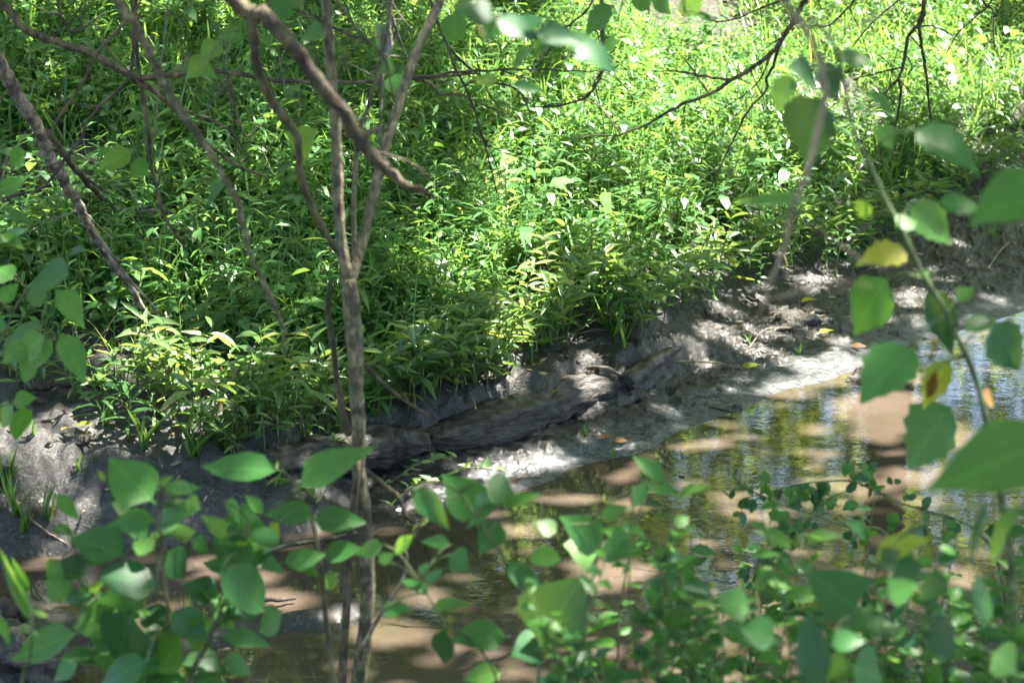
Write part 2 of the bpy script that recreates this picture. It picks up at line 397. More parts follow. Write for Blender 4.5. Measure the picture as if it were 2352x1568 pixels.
# ------------------------------------------------------------------ where the sun comes through
SUNNY = [(1750,110,520,170,1),(1430,290,260,150,.75),(2150,170,240,140,.75),(1680,350,330,120,.6),(1200,230,200,120,.6),(900,90,240,90,.35),(300,40,330,60,.22),
         (1150,520,95,150,.9),(1000,640,170,85,.6),(1300,560,90,100,.8),(1560,520,150,110,.5),
         (1180,860,125,32,1),(1170,740,60,80,.9),(1350,852,110,14,.9),(250,948,235,48,1),(480,905,120,42,.8),(640,930,120,25,.6),
         (1930,822,90,34,1),(1820,862,55,24,1),(1650,728,28,16,1),(1880,622,26,24,1),(2105,660,40,20,.9),(1800,500,90,60,.6),(1600,790,45,12,.6),
         (2050,908,120,46,1),(2210,965,90,32,.9),(2030,960,60,18,.8),(1000,1330,80,24,1),(900,1412,115,30,1),(650,1338,60,26,1),(820,1370,80,14,.8),(1420,1285,65,34,.9),
         (1180,1175,50,10,.6),(600,1285,60,16,.8),(910,1005,30,16,1),(1890,955,30,11,1),(1590,1000,22,10,.9),(1900,1015,30,12,.7),(200,1130,30,22,.6),(110,1250,22,10,.6),
         (130,760,40,30,.5),(350,720,60,40,.5),(120,500,50,30,.3)]
def sunny(x, y, z):
    px, py = project(x, y, z); v = np.zeros_like(px)
    for cx, cy, rx, ry, s in SUNNY:
        r = np.sqrt(((px - cx) / rx) ** 2 + ((py - cy) / ry) ** 2)
        v = np.maximum(v, s * (1 - sstep(.8, 1.15, r)))
    return np.where(y > 3, v, 0)

# ------------------------------------------------------------------ trees standing outside the picture: they shade the place and show in the water
TREES = [(4.0, 19.5, 15, .20, "tall tree on the far bank whose trunk is mirrored in the creek at right"),
         (9.2, 15.0, 14, .17, "tree shading the creek from the far bank, to the right of the picture"),
         (7.2, 6.2, 13, .16, "tree on the near bank at right that shades the foreground"),
         (-3.4, 21.0, 14, .16, "tree on the far slope behind the left of the thicket"),
         (13.0, 21.0, 15, .19, "tree far to the right on the upper slope"),
         (.6, 27.0, 16, .2, "tree at the back of the slope, behind the bright grass"),
         (-9.0, 16.0, 13, .16, "tree on the far slope well to the left"),
         (8.4, 28.0, 15, .18, "tree at the back of the slope, to the right"),
         (13.0, 10.0, 13, .17, "tree on the near bank far to the right"),
         (-6.0, 30.0, 15, .18, "tree at the back of the slope, to the left"),
         (-5.5, 1.8, 12, .17, "unseen tree added left of the camera to block sky light"),  # this tree and the next two are unseen, added to block sky light
         (3.4, -3.5, 13, .18, "unseen tree added behind the camera, to the right, to block sky light"),
         (-2.2, -5.0, 13, .18, "unseen tree added behind the camera, to the left, to block sky light")]
txy = np.array([t[:2] for t in TREES])
# shade canopy: leaves hung along the sun's path, thinned where the photograph shows sun
n = 210000
sx_ = rng.uniform(-7, 9, n); sy_ = rng.uniform(.5, 21, n); sz_ = np.maximum(height(sx_, sy_), 0)
zc = rng.uniform(6.5, 12.5, n)
pos = np.stack([sx_, sy_, sz_], 1) + SUN[None] * ((zc - sz_) / SUN[2])[:, None]
keep = rng.random(n) < .75 + 1.3 * fbm(pos[:, 0], pos[:, 1], .8, 3, 70)
pj = project(pos[:, 0], np.maximum(pos[:, 1], .1), pos[:, 2])
keep &= ~((pos[:, 2] < CAM_Z + .6))
pos = pos[keep]; n = len(pos)
own = np.argmin(((pos[:, None, :2] - txy[None]) ** 2).sum(-1), 1)
def in_sun(p):
    g = p.copy(); hg = np.full(len(p), .3)
    for _ in range(3):
        g = p - SUN[None] * ((p[:, 2] - hg) / SUN[2])[:, None]; hg = np.maximum(height(g[:, 0], g[:, 1]), 0) + .06
    lit = np.maximum(sunny(g[:, 0], g[:, 1], hg), FLECK * (np.abs(g[:, 0]) < 9) * (g[:, 1] < 22) * np.where(g[:, 1] > 8.2, 1, .35))
    thr = np.clip((vnoise(g[:, 0] * 5.5, g[:, 1] * 5.5, 301) * .65 + vnoise(g[:, 0] * 12, g[:, 1] * 12, 302) * .35 - .22) / .56, 0.001, .97)
    return lit > thr
FLECK = .06
def canopy_leaves(p, Lr, carve=True):
    k = len(p); a = rng.uniform(0, 2 * math.pi, k); e = rng.uniform(-.5, .25, k)
    d = np.stack([np.cos(a) * np.cos(e), np.sin(a) * np.cos(e), np.sin(e)], 1)
    up = unit(np.array([0, 0, 1]) + rng.normal(0, .45, (k, 3))); L = rng.uniform(*Lr, k)
    if carve:
        ok = ~(in_sun(p + d * (L * .15)[:, None]) | in_sun(p + d * (L * .5)[:, None]) | in_sun(p + d * (L * .85)[:, None]))
        p, d, up, L = p[ok], d[ok], up[ok], L[ok]; k = len(p)
    v, l, t, f = leaf_cloud(p, d, up, L, L * rng.uniform(.55, .75, k), rng.uniform(0, .3, k), prof=((0, .1), (.45, .5), (1, 0)))
    return v, l, t, f, rng.random(k)
for k, (tx, ty, th, tr, lab) in enumerate(TREES):
    g0 = gz(tx, ty); root = thing("tree", lab, "tree", (tx, ty, g0 - .1), "trees around the creek")
    top = np.array([tx + R(-.5, .5), ty + R(-.5, .5), g0 + th * .8])
    trunk_pts = [(tx, ty, g0 - .1), (tx + R(-.1, .1), ty, g0 + th * .25), (tx + R(-.25, .25), ty + R(-.2, .2), g0 + th * .5), top]
    add_tube("trunk", root, trunk_pts, [tr * 1.25, tr, tr * .75, tr * .3], M['dark_bark'], 14, 9, .06, k)
    mine = pos[own == k]; pts = [canopy_leaves(mine, (.12, .2))] if len(mine) else []
    for j in range(9):
        a = R(0, 6.28); h0 = g0 + th * R(.3, .75); tp = catmull(trunk_pts, 40); s = tp[np.argmin(abs(tp[:, 2] - h0))]
        e = s + np.array([math.cos(a) * R(2, 3.6), math.sin(a) * R(2, 3.6), R(.6, 1.8)])
        if len(mine) > 20 and j < 5: e = mine[random.randrange(len(mine))]
        add_tube("limb", root, [s, s * .5 + e * .5 + np.array([0, 0, .35]), e], [tr * .42, tr * .26, tr * .08], M['dark_bark'], 8, 6, .05, j)
    c = np.array([tx, ty, g0 + th * .56]); m = 5200
    q_ = unit(rng.normal(0, 1, (m, 3))) * (rng.random(m) ** .45)[:, None] * np.array([3.1, 3.1, th * .36]) + c
    ok = (fbm(q_[:, 0] + q_[:, 2] * .7, q_[:, 1] - q_[:, 2] * .5, .8, 3, 90 + k) > -.18)
    _px, _py = project(q_[:, 0], np.maximum(q_[:, 1], .5), q_[:, 2]); ok &= ~((_py > -60) & (_px > -100) & (_px < 2450) & (q_[:, 1] > .5))
    pts.append(canopy_leaves(q_[ok], (.16, .28)))
    tag(link("crown", build_cloud("crown", [(v - np.array([tx, ty, g0 - .1]), l, t, f, r_) for v, l, t, f, r_ in pts], M['canopy']), root), kind="stuff")

# the woodland further up the slope, seen mirrored in the creek
m = 70000
wp = np.stack([rng.uniform(-16, 24, m), rng.uniform(21, 34, m), np.zeros(m)], 1)
wp[:, 2] = height(wp[:, 0], wp[:, 1]) + .3 + rng.random(m) ** 1.2 * 14
ok = fbm(wp[:, 0] + wp[:, 1] * .4, wp[:, 2] * 1.1 + wp[:, 1] * .3, .55, 3, 130) > -.5
ok &= project(wp[:, 0], wp[:, 1], wp[:, 2])[1] < -40
ok &= (wp[:, 0] < .2 * wp[:, 1] + .5) | (rng.random(m) < .5)          # the wood opens towards the right
tag(link("woodland", build_cloud("woodland", [canopy_leaves(wp[ok], (.16, .3), False)], M['canopy'])), "mass of leafy woodland up the slope, mirrored in the creek", "woodland", kind="stuff")

m = 75000
wp = np.stack([rng.uniform(-30, 45, m), rng.uniform(36, 52, m), np.zeros(m)], 1); wp[:, 2] = height(wp[:, 0], wp[:, 1]) + rng.random(m) * 32
ok = (wp[:, 0] < .2 * wp[:, 1] + .5) | (rng.random(m) < .6)
tag(link("distant_woodland", build_cloud("distant_woodland", [canopy_leaves(wp[ok], (.35, .6), False)], M['canopy'])), "distant tall woodland behind the slope, mirrored in the creek", "woodland", kind="stuff")
m = 26000
wp = np.stack([rng.uniform(-12, 16, m), rng.uniform(16.5, 22, m), np.zeros(m)], 1); wp[:, 2] = height(wp[:, 0], wp[:, 1]) + .8 + rng.random(m) * 7.5
ok = fbm(wp[:, 0] + wp[:, 1] * .4, wp[:, 2] * 1.1 + wp[:, 1] * .3, .7, 3, 160) > -.3
ok &= project(wp[:, 0], wp[:, 1], wp[:, 2])[1] < -50
ok &= (wp[:, 0] < .2 * wp[:, 1] + .5) | (rng.random(m) < .25)
tag(link("understory", build_cloud("understory", [canopy_leaves(wp[ok], (.12, .22))], M['canopy'])), "leafy undergrowth at the top of the slope, mirrored in the creek", "undergrowth", kind="stuff")

# ------------------------------------------------------------------ the far bank's growth
EDGE = [(-80,820),(0,830),(160,845),(260,885),(430,932),(560,965),(700,970),(800,955),(900,925),(1030,900),(1120,870),(1230,800),(1330,760),(1440,745),(1560,705),
        (1640,650),(1700,622),(1850,600),(2000,548),(2130,495),(2230,440),(2300,412),(2352,385),(2430,350)]
edge_w = np.array([hit(*p)[:2] for p in EDGE]); edge_w = edge_w[np.argsort(edge_w[:, 0])]
ex = np.concatenate([[-30], edge_w[:, 0], [6, 40]]); ey = np.concatenate([[edge_w[0, 1] - 16], edge_w[:, 1], [edge_w[-1, 1] + 2.2, edge_w[-1, 1] + 30]])
def into(x, y): return (y - np.interp(x, ex, ey)) * .78 + .05 + .22 * fbm(x, y, 1.3, 3, 55)
def scatter(nn, dens):
    y = 6.5 + (rng.random(nn) ** 1.25) * 17.5; x = rng.uniform(-.33, .33, nn) * y
    d = into(x, y); z = height(x, y); px, py = project(x, y, z)
    k = (d > -.22) & (z > .1) & (rng.random(nn) < dens(x, y, d, px, py) * (.12 + .88 * sstep(.2, .42, vnoise(x * 1.25 + 9, y * .8, 77))))
    return x[k], y[k], z[k], d[k], px[k], py[k]
def stem_leaves(x, y, z, H, nl, Lr, wr, droop, az=None, lean=.25, rise=(.05, .8), t0=.2):
    """alternate leaves up leaning stems"""
    n = len(x); la = rng.uniform(0, 6.283, n); ln = H * rng.uniform(0, lean, n)
    ix = np.repeat(np.arange(n), nl); k = np.tile(np.arange(nl), n); t = t0 + (1 - t0) * (k + rng.random(len(ix)) * .6) / nl
    base = np.stack([x[ix] + np.cos(la[ix]) * ln[ix] * t * t, y[ix] + np.sin(la[ix]) * ln[ix] * t * t, z[ix] + H[ix] * t], 1)
    a = la[ix] * 0 + k * 2.4 + rng.uniform(0, 6.283, n)[ix] + rng.normal(0, .4, len(ix)); e = rng.uniform(*rise, len(ix))
    d = np.stack([np.cos(a) * np.cos(e), np.sin(a) * np.cos(e), np.sin(e)], 1)
    up = unit(np.array([0, 0, 1]) + rng.normal(0, .25, (len(ix), 3)))
    L = rng.uniform(*Lr, len(ix)) * (1.15 - .55 * np.abs(t - .55)); 
    v, l, tt, f = leaf_cloud(base, d, up, L, L * rng.uniform(*wr, len(ix)), rng.uniform(*droop, len(ix)), fold=.25)
    tn = np.clip(rng.random(n)[ix] * .6 + rng.random(len(ix)) * .4, 0, 1)
    # stems as thin ribbons
    sd_ = np.stack([np.cos(la) * ln, np.sin(la) * ln, H], 1); SL = np.linalg.norm(sd_, axis=1)
    b0 = np.stack([x, y, z - .02], 1)
    a2 = rng.uniform(0, 6.28, n); up2 = np.stack([np.cos(a2), np.sin(a2), a2 * 0], 1)
    sv, sl, st, sf = leaf_cloud(b0, unit(sd_), up2, SL, np.full(n, .006), np.zeros(n), prof=((0, .5), (.5, .4), (1, 0)))
    return (v, l, tt, f, tn), (sv, sl, st, sf, rng.uniform(.2, .8, n))
left = lambda px: 1 - sstep(600, 1000, px)
# slender stems with willow-like leaves
x, y, z, d, px, py = scatter(15000, lambda x, y, d, px, py: np.clip(.10 + .7 * sstep(-.1, .6, d), 0, 1) * np.where((py < 480) & (px < 900), .4, 1) * np.where(y > 14, .5, 1) * np.clip(.2 + 1.3 * vnoise(x * 1.5, y * 1.5, 5), 0, 1))
H = rng.uniform(.16, .5, len(x)) * (.7 + .3 * sstep(0, .6, d)) * (.7 + .7 * vnoise(x * 1.6, y * 1.6, 88)); print("slender", len(x))
parts = list(stem_leaves(x, y, z, H, 11, (.07, .15), (.10, .2), (.15, .7), lean=.45))
tag(link("slender_leaved_weeds", build_cloud("slender_leaved_weeds", parts, M['slender'])), "dense thicket of slender leaved green weeds covering the far bank", "weeds", kind="stuff")
# small leaved bushy herbs in drifts
x, y, z, d, px, py = scatter(12000, lambda x, y, d, px, py: np.clip(.08 + .8 * sstep(-.1, .8, d), 0, 1) * sstep(.42, .62, vnoise(x * 1.1 + 3, y * 1.1, 6)))
H = rng.uniform(.14, .4, len(x)); print("herbs", len(x))
parts = list(stem_leaves(x, y, z, H, 16, (.03, .07), (.28, .45), (.0, .4), lean=.35, rise=(-.1, .7)))
tag(link("small_leaved_herbs", build_cloud("small_leaved_herbs", parts, M['grass'])), "drifts of small leaved light green herbs among the far bank weeds", "herbs", kind="stuff")
# dry stalks and straw standing among the green
x, y, z, d, px, py = scatter(2600, lambda x, y, d, px, py: np.clip(sstep(-.2, .2, d), 0, 1)); n = len(x)
a_ = rng.uniform(0, 6.283, n); e_ = rng.uniform(.2, 1.45, n); dv = np.stack([np.cos(a_) * np.cos(e_), np.sin(a_) * np.cos(e_), np.sin(e_)], 1)
v, l, t, f = leaf_cloud(np.stack([x, y, z], 1), dv, unit(rng.normal(0, 1, (n, 3))), rng.uniform(.15, .5, n), rng.uniform(.004, .008, n), rng.uniform(0, .4, n), prof=((0, .5), (.5, .45), (.8, .4), (1, 0)))
tag(link("dry_stalks", build_cloud("dry_stalks", [(v, l, t, f, rng.random(n))], M['litter'])), "thin dry tan stalks scattered among the green weeds", "stalks", kind="stuff")
# broad low leaves, mostly on the left slope
x, y, z, d, px, py = scatter(12000, lambda x, y, d, px, py: np.clip((.25 + .75 * left(px)) * sstep(.1, .6, d) * np.where(py > 700, .4, 1), 0, 1))
H = rng.uniform(.10, .30, len(x)); print("broad", len(x))
parts = list(stem_leaves(x, y, z, H, 6, (.055, .11), (.42, .62), (.1, .5), lean=.5, rise=(-.15, .45), t0=.4))
tag(link("broad_leaved_plants", build_cloud("broad_leaved_plants", parts, M['broad'])), "low broad leaved ground cover on the shaded left part of the far bank", "ground cover", kind="stuff")
x, y, z, d, px, py = scatter(1500, lambda x, y, d, px, py: np.clip(.55 * sstep(.1, .5, d), 0, 1))
H = rng.uniform(.22, .46, len(x)); print("large", len(x))
parts = list(stem_leaves(x, y, z, H, 7, (.10, .18), (.36, .52), (.1, .6), lean=.4, rise=(-.2, .5), t0=.4))
tag(link("large_leaved_herbs", build_cloud("large_leaved_herbs", parts, M['broad'])), "scattered herbs with large oval leaves among the far bank weeds", "herbs", kind="stuff")
# grass
x, y, z, d, px, py = scatter(21000, lambda x, y, d, px, py: np.clip(sstep(-.1, 1.2, d) * (.35 + .65 * sstep(560, 200, py)), 0, 1))
nb_ = 5; n = len(x); print("grass", n); ix = np.repeat(np.arange(n), nb_); a = rng.uniform(0, 6.283, n * nb_); e = rng.uniform(.75, 1.4, n * nb_)
dv = np.stack([np.cos(a) * np.cos(e), np.sin(a) * np.cos(e), np.sin(e)], 1)
b0 = np.stack([x[ix], y[ix], z[ix] - .01], 1) + rng.normal(0, .02, (n * nb_, 3)) * [1, 1, 0]; L = rng.uniform(.18, .55, n * nb_)
v, l, t, f = leaf_cloud(b0, dv, np.tile([0, 0, 1.], (n * nb_, 1)), L, rng.uniform(.008, .018, n * nb_), rng.uniform(.1, .75, n * nb_), prof=((0, .4), (.35, .5), (.6, .45), (.82, .3), (1, 0)))
tag(link("grass", build_cloud("grass", [(v, l, t, f, rng.random(n * nb_))], M['grass'])), "long fresh green grass growing up the far bank", "grass", kind="stuff")
# litter on the ground
x = rng.uniform(-.33, .33, 9000); y = 6 + rng.random(9000) * 10; x = x * y; d = into(x, y); z = height(x, y)
k = (z > .05) & (rng.random(9000) < .35 + .65 * sstep(-.5, .3, d)); x, y, z = x[k], y[k], z[k]; n = len(x); a = rng.uniform(0, 6.283, n)
v, l, t, f = leaf_cloud(np.stack([x, y, z + .008], 1), np.stack([np.cos(a), np.sin(a), rng.uniform(-.1, .25, n)], 1), unit(np.array([0, 0, 1]) + rng.normal(0, .25, (n, 3))), rng.uniform(.012, .06, n), rng.uniform(.004, .022, n), rng.uniform(-.2, .2, n))
tag(link("leaf_litter", build_cloud("leaf_litter", [(v, l, t, f, rng.random(n))], M['litter'])), "brown dead leaves and scraps lying on the bank soil", "leaf litter", kind="stuff")
# ------------------------------------------------------------------ single-leaf templates (shared meshes)
def width_fn(shape):
    if shape == 'round': return lambda t: math.sin(math.pi * t ** .85) ** .62
    if shape == 'lance': return lambda t: math.sin(math.pi * t ** .72) ** 1.15
    if shape == 'heart': return lambda t: (min(1, t * 7) ** .5) * (1 - t) ** .62 * 1.18
    if shape == 'blade': return lambda t: min(1, .55 + t * 2) * (1 - t ** 2.6)
    return lambda t: math.sin(math.pi * t ** .68) ** .9 * (1 - .35 * t ** 2) * 1.1            # ovate, serrate
TEMPL = {}
def leaf_mesh(shape, matkey, var):
    key = (shape, matkey, var)
    if key in TEMPL: return TEMPL[key]
    g = random.Random(hash((shape, var)) & 0xffff if False else (len(shape) * 131 + var * 977 + ord(shape[0])))
    f = width_fn(shape); nu = 7 if shape != 'serrate' else 11
    fold = g.uniform(.05, .22); curl = g.uniform(-.12, .34) if shape != 'blade' else g.uniform(.1, .5); twist = g.uniform(-.25, .25); bend = g.uniform(-.08, .08)
    V = []; F = []
    V += [(-.012, -.10, 0), (.012, -.10, 0)]
    for i in range(nu):
        t = i / (nu - 1); w = f(min(max(t, .0), 1)) * .5
        if 0 < i < nu - 1:
            w *= 1 + (.13 if i % 2 else -.05) * (1 if shape == 'serrate' else g.uniform(-.35, .35))
        w = max(w, .012); cx = bend * math.sin(math.pi * t); z0 = -curl * t * t
        tw = twist * t; yb = -.02 if (shape == 'heart' and i == 1) else 0
        for s in (-1, 0, 1):
            V.append((cx + s * w, t + yb * abs(s) + (0 if s == 0 else .03 * math.sin(math.pi * t)), z0 + abs(s) * w * fold * 1.2 + s * w * tw + (g.uniform(-.02, .02) if s else 0)))
    a = lambda i, j: 2 + i * 3 + j
    F.append((0, 1, a(0, 2), a(0, 1), a(0, 0)))
    for i in range(nu - 1):
        F.append((a(i, 0), a(i, 1), a(i + 1, 1), a(i + 1, 0))); F.append((a(i, 1), a(i, 2), a(i + 1, 2), a(i + 1, 1)))
    TEMPL[key] = mesh_from("leaf_" + shape, V, F, M[matkey]); return TEMPL[key]
UPV = np.array([0, 0, 1.0])
def place_leaf(parent, base, tip, width, shape='ovate', matkey='leafA', n0=None, name="leaf", var=None):
    base = np.array(base, float); tip = np.array(tip, float)
    y = tip - base; L = np.linalg.norm(y); y = y / L
    if n0 is None:
        tc = unit(np.array([0, 0, CAM_Z]) - base); n0 = .55 * tc + .6 * UPV + np.array([R(-.3, .3), R(-.3, .3), R(-.2, .2)])
    nn = n0 - y * (n0 @ y); nn = unit(nn); xx = np.cross(y, nn)
    o = base - np.array(parent.location)
    m = Matrix(((xx[0] * width, y[0] * L, nn[0] * L, o[0]), (xx[1] * width, y[1] * L, nn[1] * L, o[1]), (xx[2] * width, y[2] * L, nn[2] * L, o[2]), (0, 0, 0, 1)))
    return link(name, leaf_mesh(shape, matkey, random.randrange(4) if var is None else var), parent, mat4=m)
def px_leaf(parent, bx, by, tx, ty, w, Y, shape='ovate', mat='leafA', tilt=None):
    ln = math.hypot(tx - bx, ty - by) * mpp(Y); t = R(-.45, .45) if tilt is None else tilt
    b = P(bx, by, Y); tp = P(tx, ty, Y + t * ln)
    tc = unit(np.array([0, 0, CAM_Z]) - b); n0 = .6 * tc + .55 * UPV + np.array([R(-.35, .35), R(-.2, .2), R(-.2, .2)])
    y = unit(tp - b); nn = unit(n0 - y * (n0 @ y)); c = max(.5, abs(nn @ tc))
    return place_leaf(parent, b, tp, w * (1.22 if shape in ('ovate', 'serrate') else 1.05) * mpp(Y) / c, shape, mat, n0)

# ------------------------------------------------------------------ weeds that can be told apart along the edge of the thicket
def weed(name, label, cat, group, base, H, nl, Ll, wr, lean, stemmat='greenstem', leafmat='slender_o', shape='lance', rise=(.1, .8), droop=.5, t0=.25):
    base = np.array(base); root = thing(name, label, cat, base - [0, 0, .01], group)
    tip = base + np.array([lean[0], lean[1], H]); mid = base * .5 + tip * .5 + np.array([-lean[0] * .25, -lean[1] * .25, H * .06])
    path = catmull([base - [0, 0, .02], mid, tip], 7)
    add_tube("stem", root, path, [.0042, .0032, .0018], M[stemmat], 6, 4)
    a0 = R(0, 6.28)
    for k in range(nl):
        t = t0 + (1 - t0) * (k + R(0, .5)) / nl; b = path[min(6, int(t * 6))] * (1 - (t * 6) % 1) + path[min(6, int(t * 6) + 1)] * ((t * 6) % 1)
        a = a0 + k * 2.5 + R(-.4, .4); e = R(*rise); L = R(*Ll) * (1.15 - .5 * abs(t - .5))
        d = np.array([math.cos(a) * math.cos(e), math.sin(a) * math.cos(e), math.sin(e) - R(0, droop)])
        place_leaf(root, b, b + unit(d) * L, L * R(*wr), shape, leafmat, UPV + np.array([R(-.3, .3), R(-.3, .3), 0]))
    return root
ZONES = [ # px range, py from edge + offset, n, height, label, group
 ((150, 240), (20, 100), 4, (.12, .22), "small weed sprouting on the dark mud left of the sun patch", "weeds on the dark mud"),
 ((0, 150), (10, 90), 8, (.14, .28), "weed on the shaded soil near the left picture edge", "weeds at the left edge"),
 ((330, 560), (50, 110), 10, (.12, .24), "low weed trailing over the ledge above the corner shrub", "weeds trailing over the ledge"),
 ((240, 330), (20, 70), 5, (.14, .26), "small weed sprouting in the sunlit mud patch at left", "weeds on the sunlit mud"),
 ((330, 440), (-15, 40), 9, (.26, .42), "slender weed behind the right end of the left sun patch", "weeds by the left sun patch"),
 ((440, 560), (-15, 45), 9, (.26, .42), "slender weed at the thicket front below the hanging grey branch", "weeds below the grey branch"),
 ((560, 680), (-15, 45), 9, (.26, .42), "slender weed at the thicket front, midway between sun patch and sapling", "weeds midway to the sapling"),
 ((680, 800), (-15, 45), 9, (.26, .42), "slender weed at the thicket front just left of the sapling trunk", "weeds beside the sapling trunk"),
 ((560, 680), (15, 60), 5, (.16, .3), "pale weed drooping over the muddy ledge, further from the sapling", "far drooping weeds"),
 ((680, 800), (10, 60), 5, (.16, .3), "pale weed drooping over the muddy ledge right beside the sapling", "near drooping weeds"),
 ((840, 940), (-25, 35), 10, (.24, .4), "slender weed just right of the sapling trunk, above the log", "weeds right of the trunk"),
 ((940, 1030), (-25, 35), 9, (.24, .4), "slender weed above the left half of the muddy log", "weeds above the left of the log"),
 ((1030, 1120), (-25, 35), 9, (.24, .4), "slender weed above the middle of the muddy log", "weeds above the middle of the log"),
 ((1120, 1220), (-30, 25), 9, (.22, .4), "long leaved weed over the centre sun patch, left side", "weeds left over the centre patch"),
 ((1220, 1330), (-30, 25), 9, (.22, .4), "long leaved weed over the centre sun patch, right side", "weeds right over the centre patch"),
 ((1330, 1440), (-30, 20), 8, (.22, .4), "long leaved weed behind the arching grass tuft", "weeds behind the arching tuft"),
 ((1440, 1560), (-25, 25), 12, (.2, .36), "weed on the bank edge above the driftwood slab", "weeds above the slab"),
 ((1560, 1690), (-25, 25), 12, (.2, .36), "weed on the bank edge above the sunlit wood scrap", "weeds above the wood scrap"),
 ((1690, 1840), (-20, 18), 9, (.2, .36), "weed at the thicket's foot left of the tan vine's tail", "weeds by the vine"),
 ((1840, 1990), (-20, 18), 9, (.2, .36), "weed at the thicket's foot behind the nettle like weed's stem", "weeds behind the nettle"),
 ((1990, 2140), (-18, 15), 11, (.2, .36), "weed at the thicket's end above the right mud flat", "weeds above the right flat"),
 ((2140, 2340), (-18, 15), 14, (.2, .36), "weed at the far right end of the thicket by bare soil", "weeds at the far right"),
]
epx = np.array(EDGE, float)
for (x0, x1), (o0, o1), cnt, (h0, h1), lab, grp in ZONES:
    for k in range(cnt):
        bx = R(x0, x1); by = np.interp(bx, epx[:, 0], epx[:, 1]) + R(o0, o1)
        b = hit(bx, by); H = R(h0, h1)
        lean = (R(-.10, .14), -R(.0, .16)) if 'droop' not in lab else (R(-.05, .2), -R(.1, .25))
        weed("bank_weed", lab, "weed", grp, b, H, random.randint(8, 12), (.075, .145) if h1 > .3 else (.05, .09), (.17, .27), lean)
# a few weeds that stand out
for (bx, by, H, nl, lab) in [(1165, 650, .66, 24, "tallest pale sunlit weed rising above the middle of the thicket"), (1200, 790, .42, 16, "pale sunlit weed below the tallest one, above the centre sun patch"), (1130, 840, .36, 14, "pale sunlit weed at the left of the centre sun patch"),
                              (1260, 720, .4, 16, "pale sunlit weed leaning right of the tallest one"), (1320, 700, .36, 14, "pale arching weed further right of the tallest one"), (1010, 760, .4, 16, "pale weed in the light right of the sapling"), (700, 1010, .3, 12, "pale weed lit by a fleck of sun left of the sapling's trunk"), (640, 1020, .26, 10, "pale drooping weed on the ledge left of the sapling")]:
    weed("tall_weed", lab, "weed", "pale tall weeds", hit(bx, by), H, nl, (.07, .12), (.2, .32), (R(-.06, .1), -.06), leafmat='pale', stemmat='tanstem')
for (bx, by, H, lab) in [(480, 640, .42, "feathery fine leaved weed left of the sapling, nearer the pole"), (560, 650, .46, "feathery fine leaved weed between the pole and the sapling"),
                         (250, 690, .4, "feathery fine leaved weed beside the leaning pole"), (870, 640, .42, "feathery fine leaved weed just right of the sapling's fork"), (930, 650, .4, "feathery fine leaved weed in the light right of the sapling")]:
    weed("feathery_weed", lab, "weed", "feathery weeds", hit(bx, by), H, 30, (.05, .085), (.08, .12), (R(-.05, .05), -.04), leafmat='grass_o', rise=(.2, .8), droop=.3)
for (bx, by, tx, ty) in [(880, 1120, 1050, 1075), (1000, 1105, 1160, 1110), (900, 1160, 1010, 1130), (690, 1150, 760, 1105), (740, 1170, 640, 1140)]:
    b = hit(bx, by); e = hit(tx, ty) + [0, 0, .05]
    root = thing("creeping_plant", "small creeping plant with pale leaves on the mud below the log", "plant", b, "creeping plants below the log")
    add_tube("stem", root, [b, b * .5 + e * .5 + [0, 0, .04], e], [.003, .003, .002], M['greenstem'], 6, 4)
    pth = catmull([b, b * .5 + e * .5 + [0, 0, .04], e], 9)
    for k in range(11):
        q0 = pth[min(8, k * 8 // 10)]; a = R(0, 6.28); L = R(.035, .065)
        place_leaf(root, q0, q0 + np.array([math.cos(a) * L, math.sin(a) * L * .6, R(.1, .9) * L]), L * R(.35, .5), 'ovate', 'slender_o', UPV + np.array([0, -.4, 0]))
def tuft(px, py, H, nb, label, group=None, spread=.5):
    b = hit(px, py); root = thing("grass_tuft", label, "grass", b, group)
    for k in range(nb):
        a = R(0, 6.28); L = H * R(.6, 1.1)
        place_leaf(root, b + np.array([R(-.01, .01), R(-.01, .01), 0]), b + np.array([math.cos(a) * L * spread * R(.2, 1), math.sin(a) * L * spread * R(.2, 1), L * R(.6, 1)]), R(.005, .009), 'blade', 'grass_o', np.array([R(-1, 1), -1, .4]), name="blade")
for (px_, py_, H, nb, lab) in [(1400, 775, .3, 9, "arching grass tuft on the mud edge at centre"), (1430, 800, .22, 6, "short grass tuft right of the arching tuft"),
    (1720, 790, .07, 6, "tiny grass sprout on the grey mud left of the yellow leaf"), (1640, 690, .09, 6, "tiny grass sprout near the driftwood scrap"), (1835, 815, .08, 5, "grass sprout near the waterline at right"),
    (1960, 545, .12, 6, "grass sprout below the right thicket"), (245, 975, .12, 6, "curved grass tuft on the left sunlit mud"), (75, 1000, .1, 5, "grass sprout at the far left of the mud shelf"),
    (180, 1080, .07, 5, "grass sprout in the middle of the left mud face"), (40, 1180, .18, 10, "hanging grass clump on the left bank face"), (60, 1225, .16, 8, "lower hanging grass clump on the left bank face"),
    (15, 1120, .2, 12, "thick grass clump at the left picture edge on the bank face"), (110, 1190, .14, 9, "grass clump in the middle of the left bank face"), (330, 1030, .2, 10, "grass clump at the ledge above the corner shrub"), (450, 1050, .2, 10, "grass clump on the ledge nearer the sapling"), (520, 1040, .22, 10, "leafy grass clump hanging over the ledge"), (1345, 1000, .06, 5, "grass sprout on the mossy log"), (1410, 1050, .05, 6, "tiny seedling clump on the pale mud by the water"), (1480, 1095, .05, 5, "sprout standing in shallow water below the pale mud"), (2280, 545, .1, 5, "sprout on the far right mud flat")]:
    tuft(px_, py_, H, nb, lab)

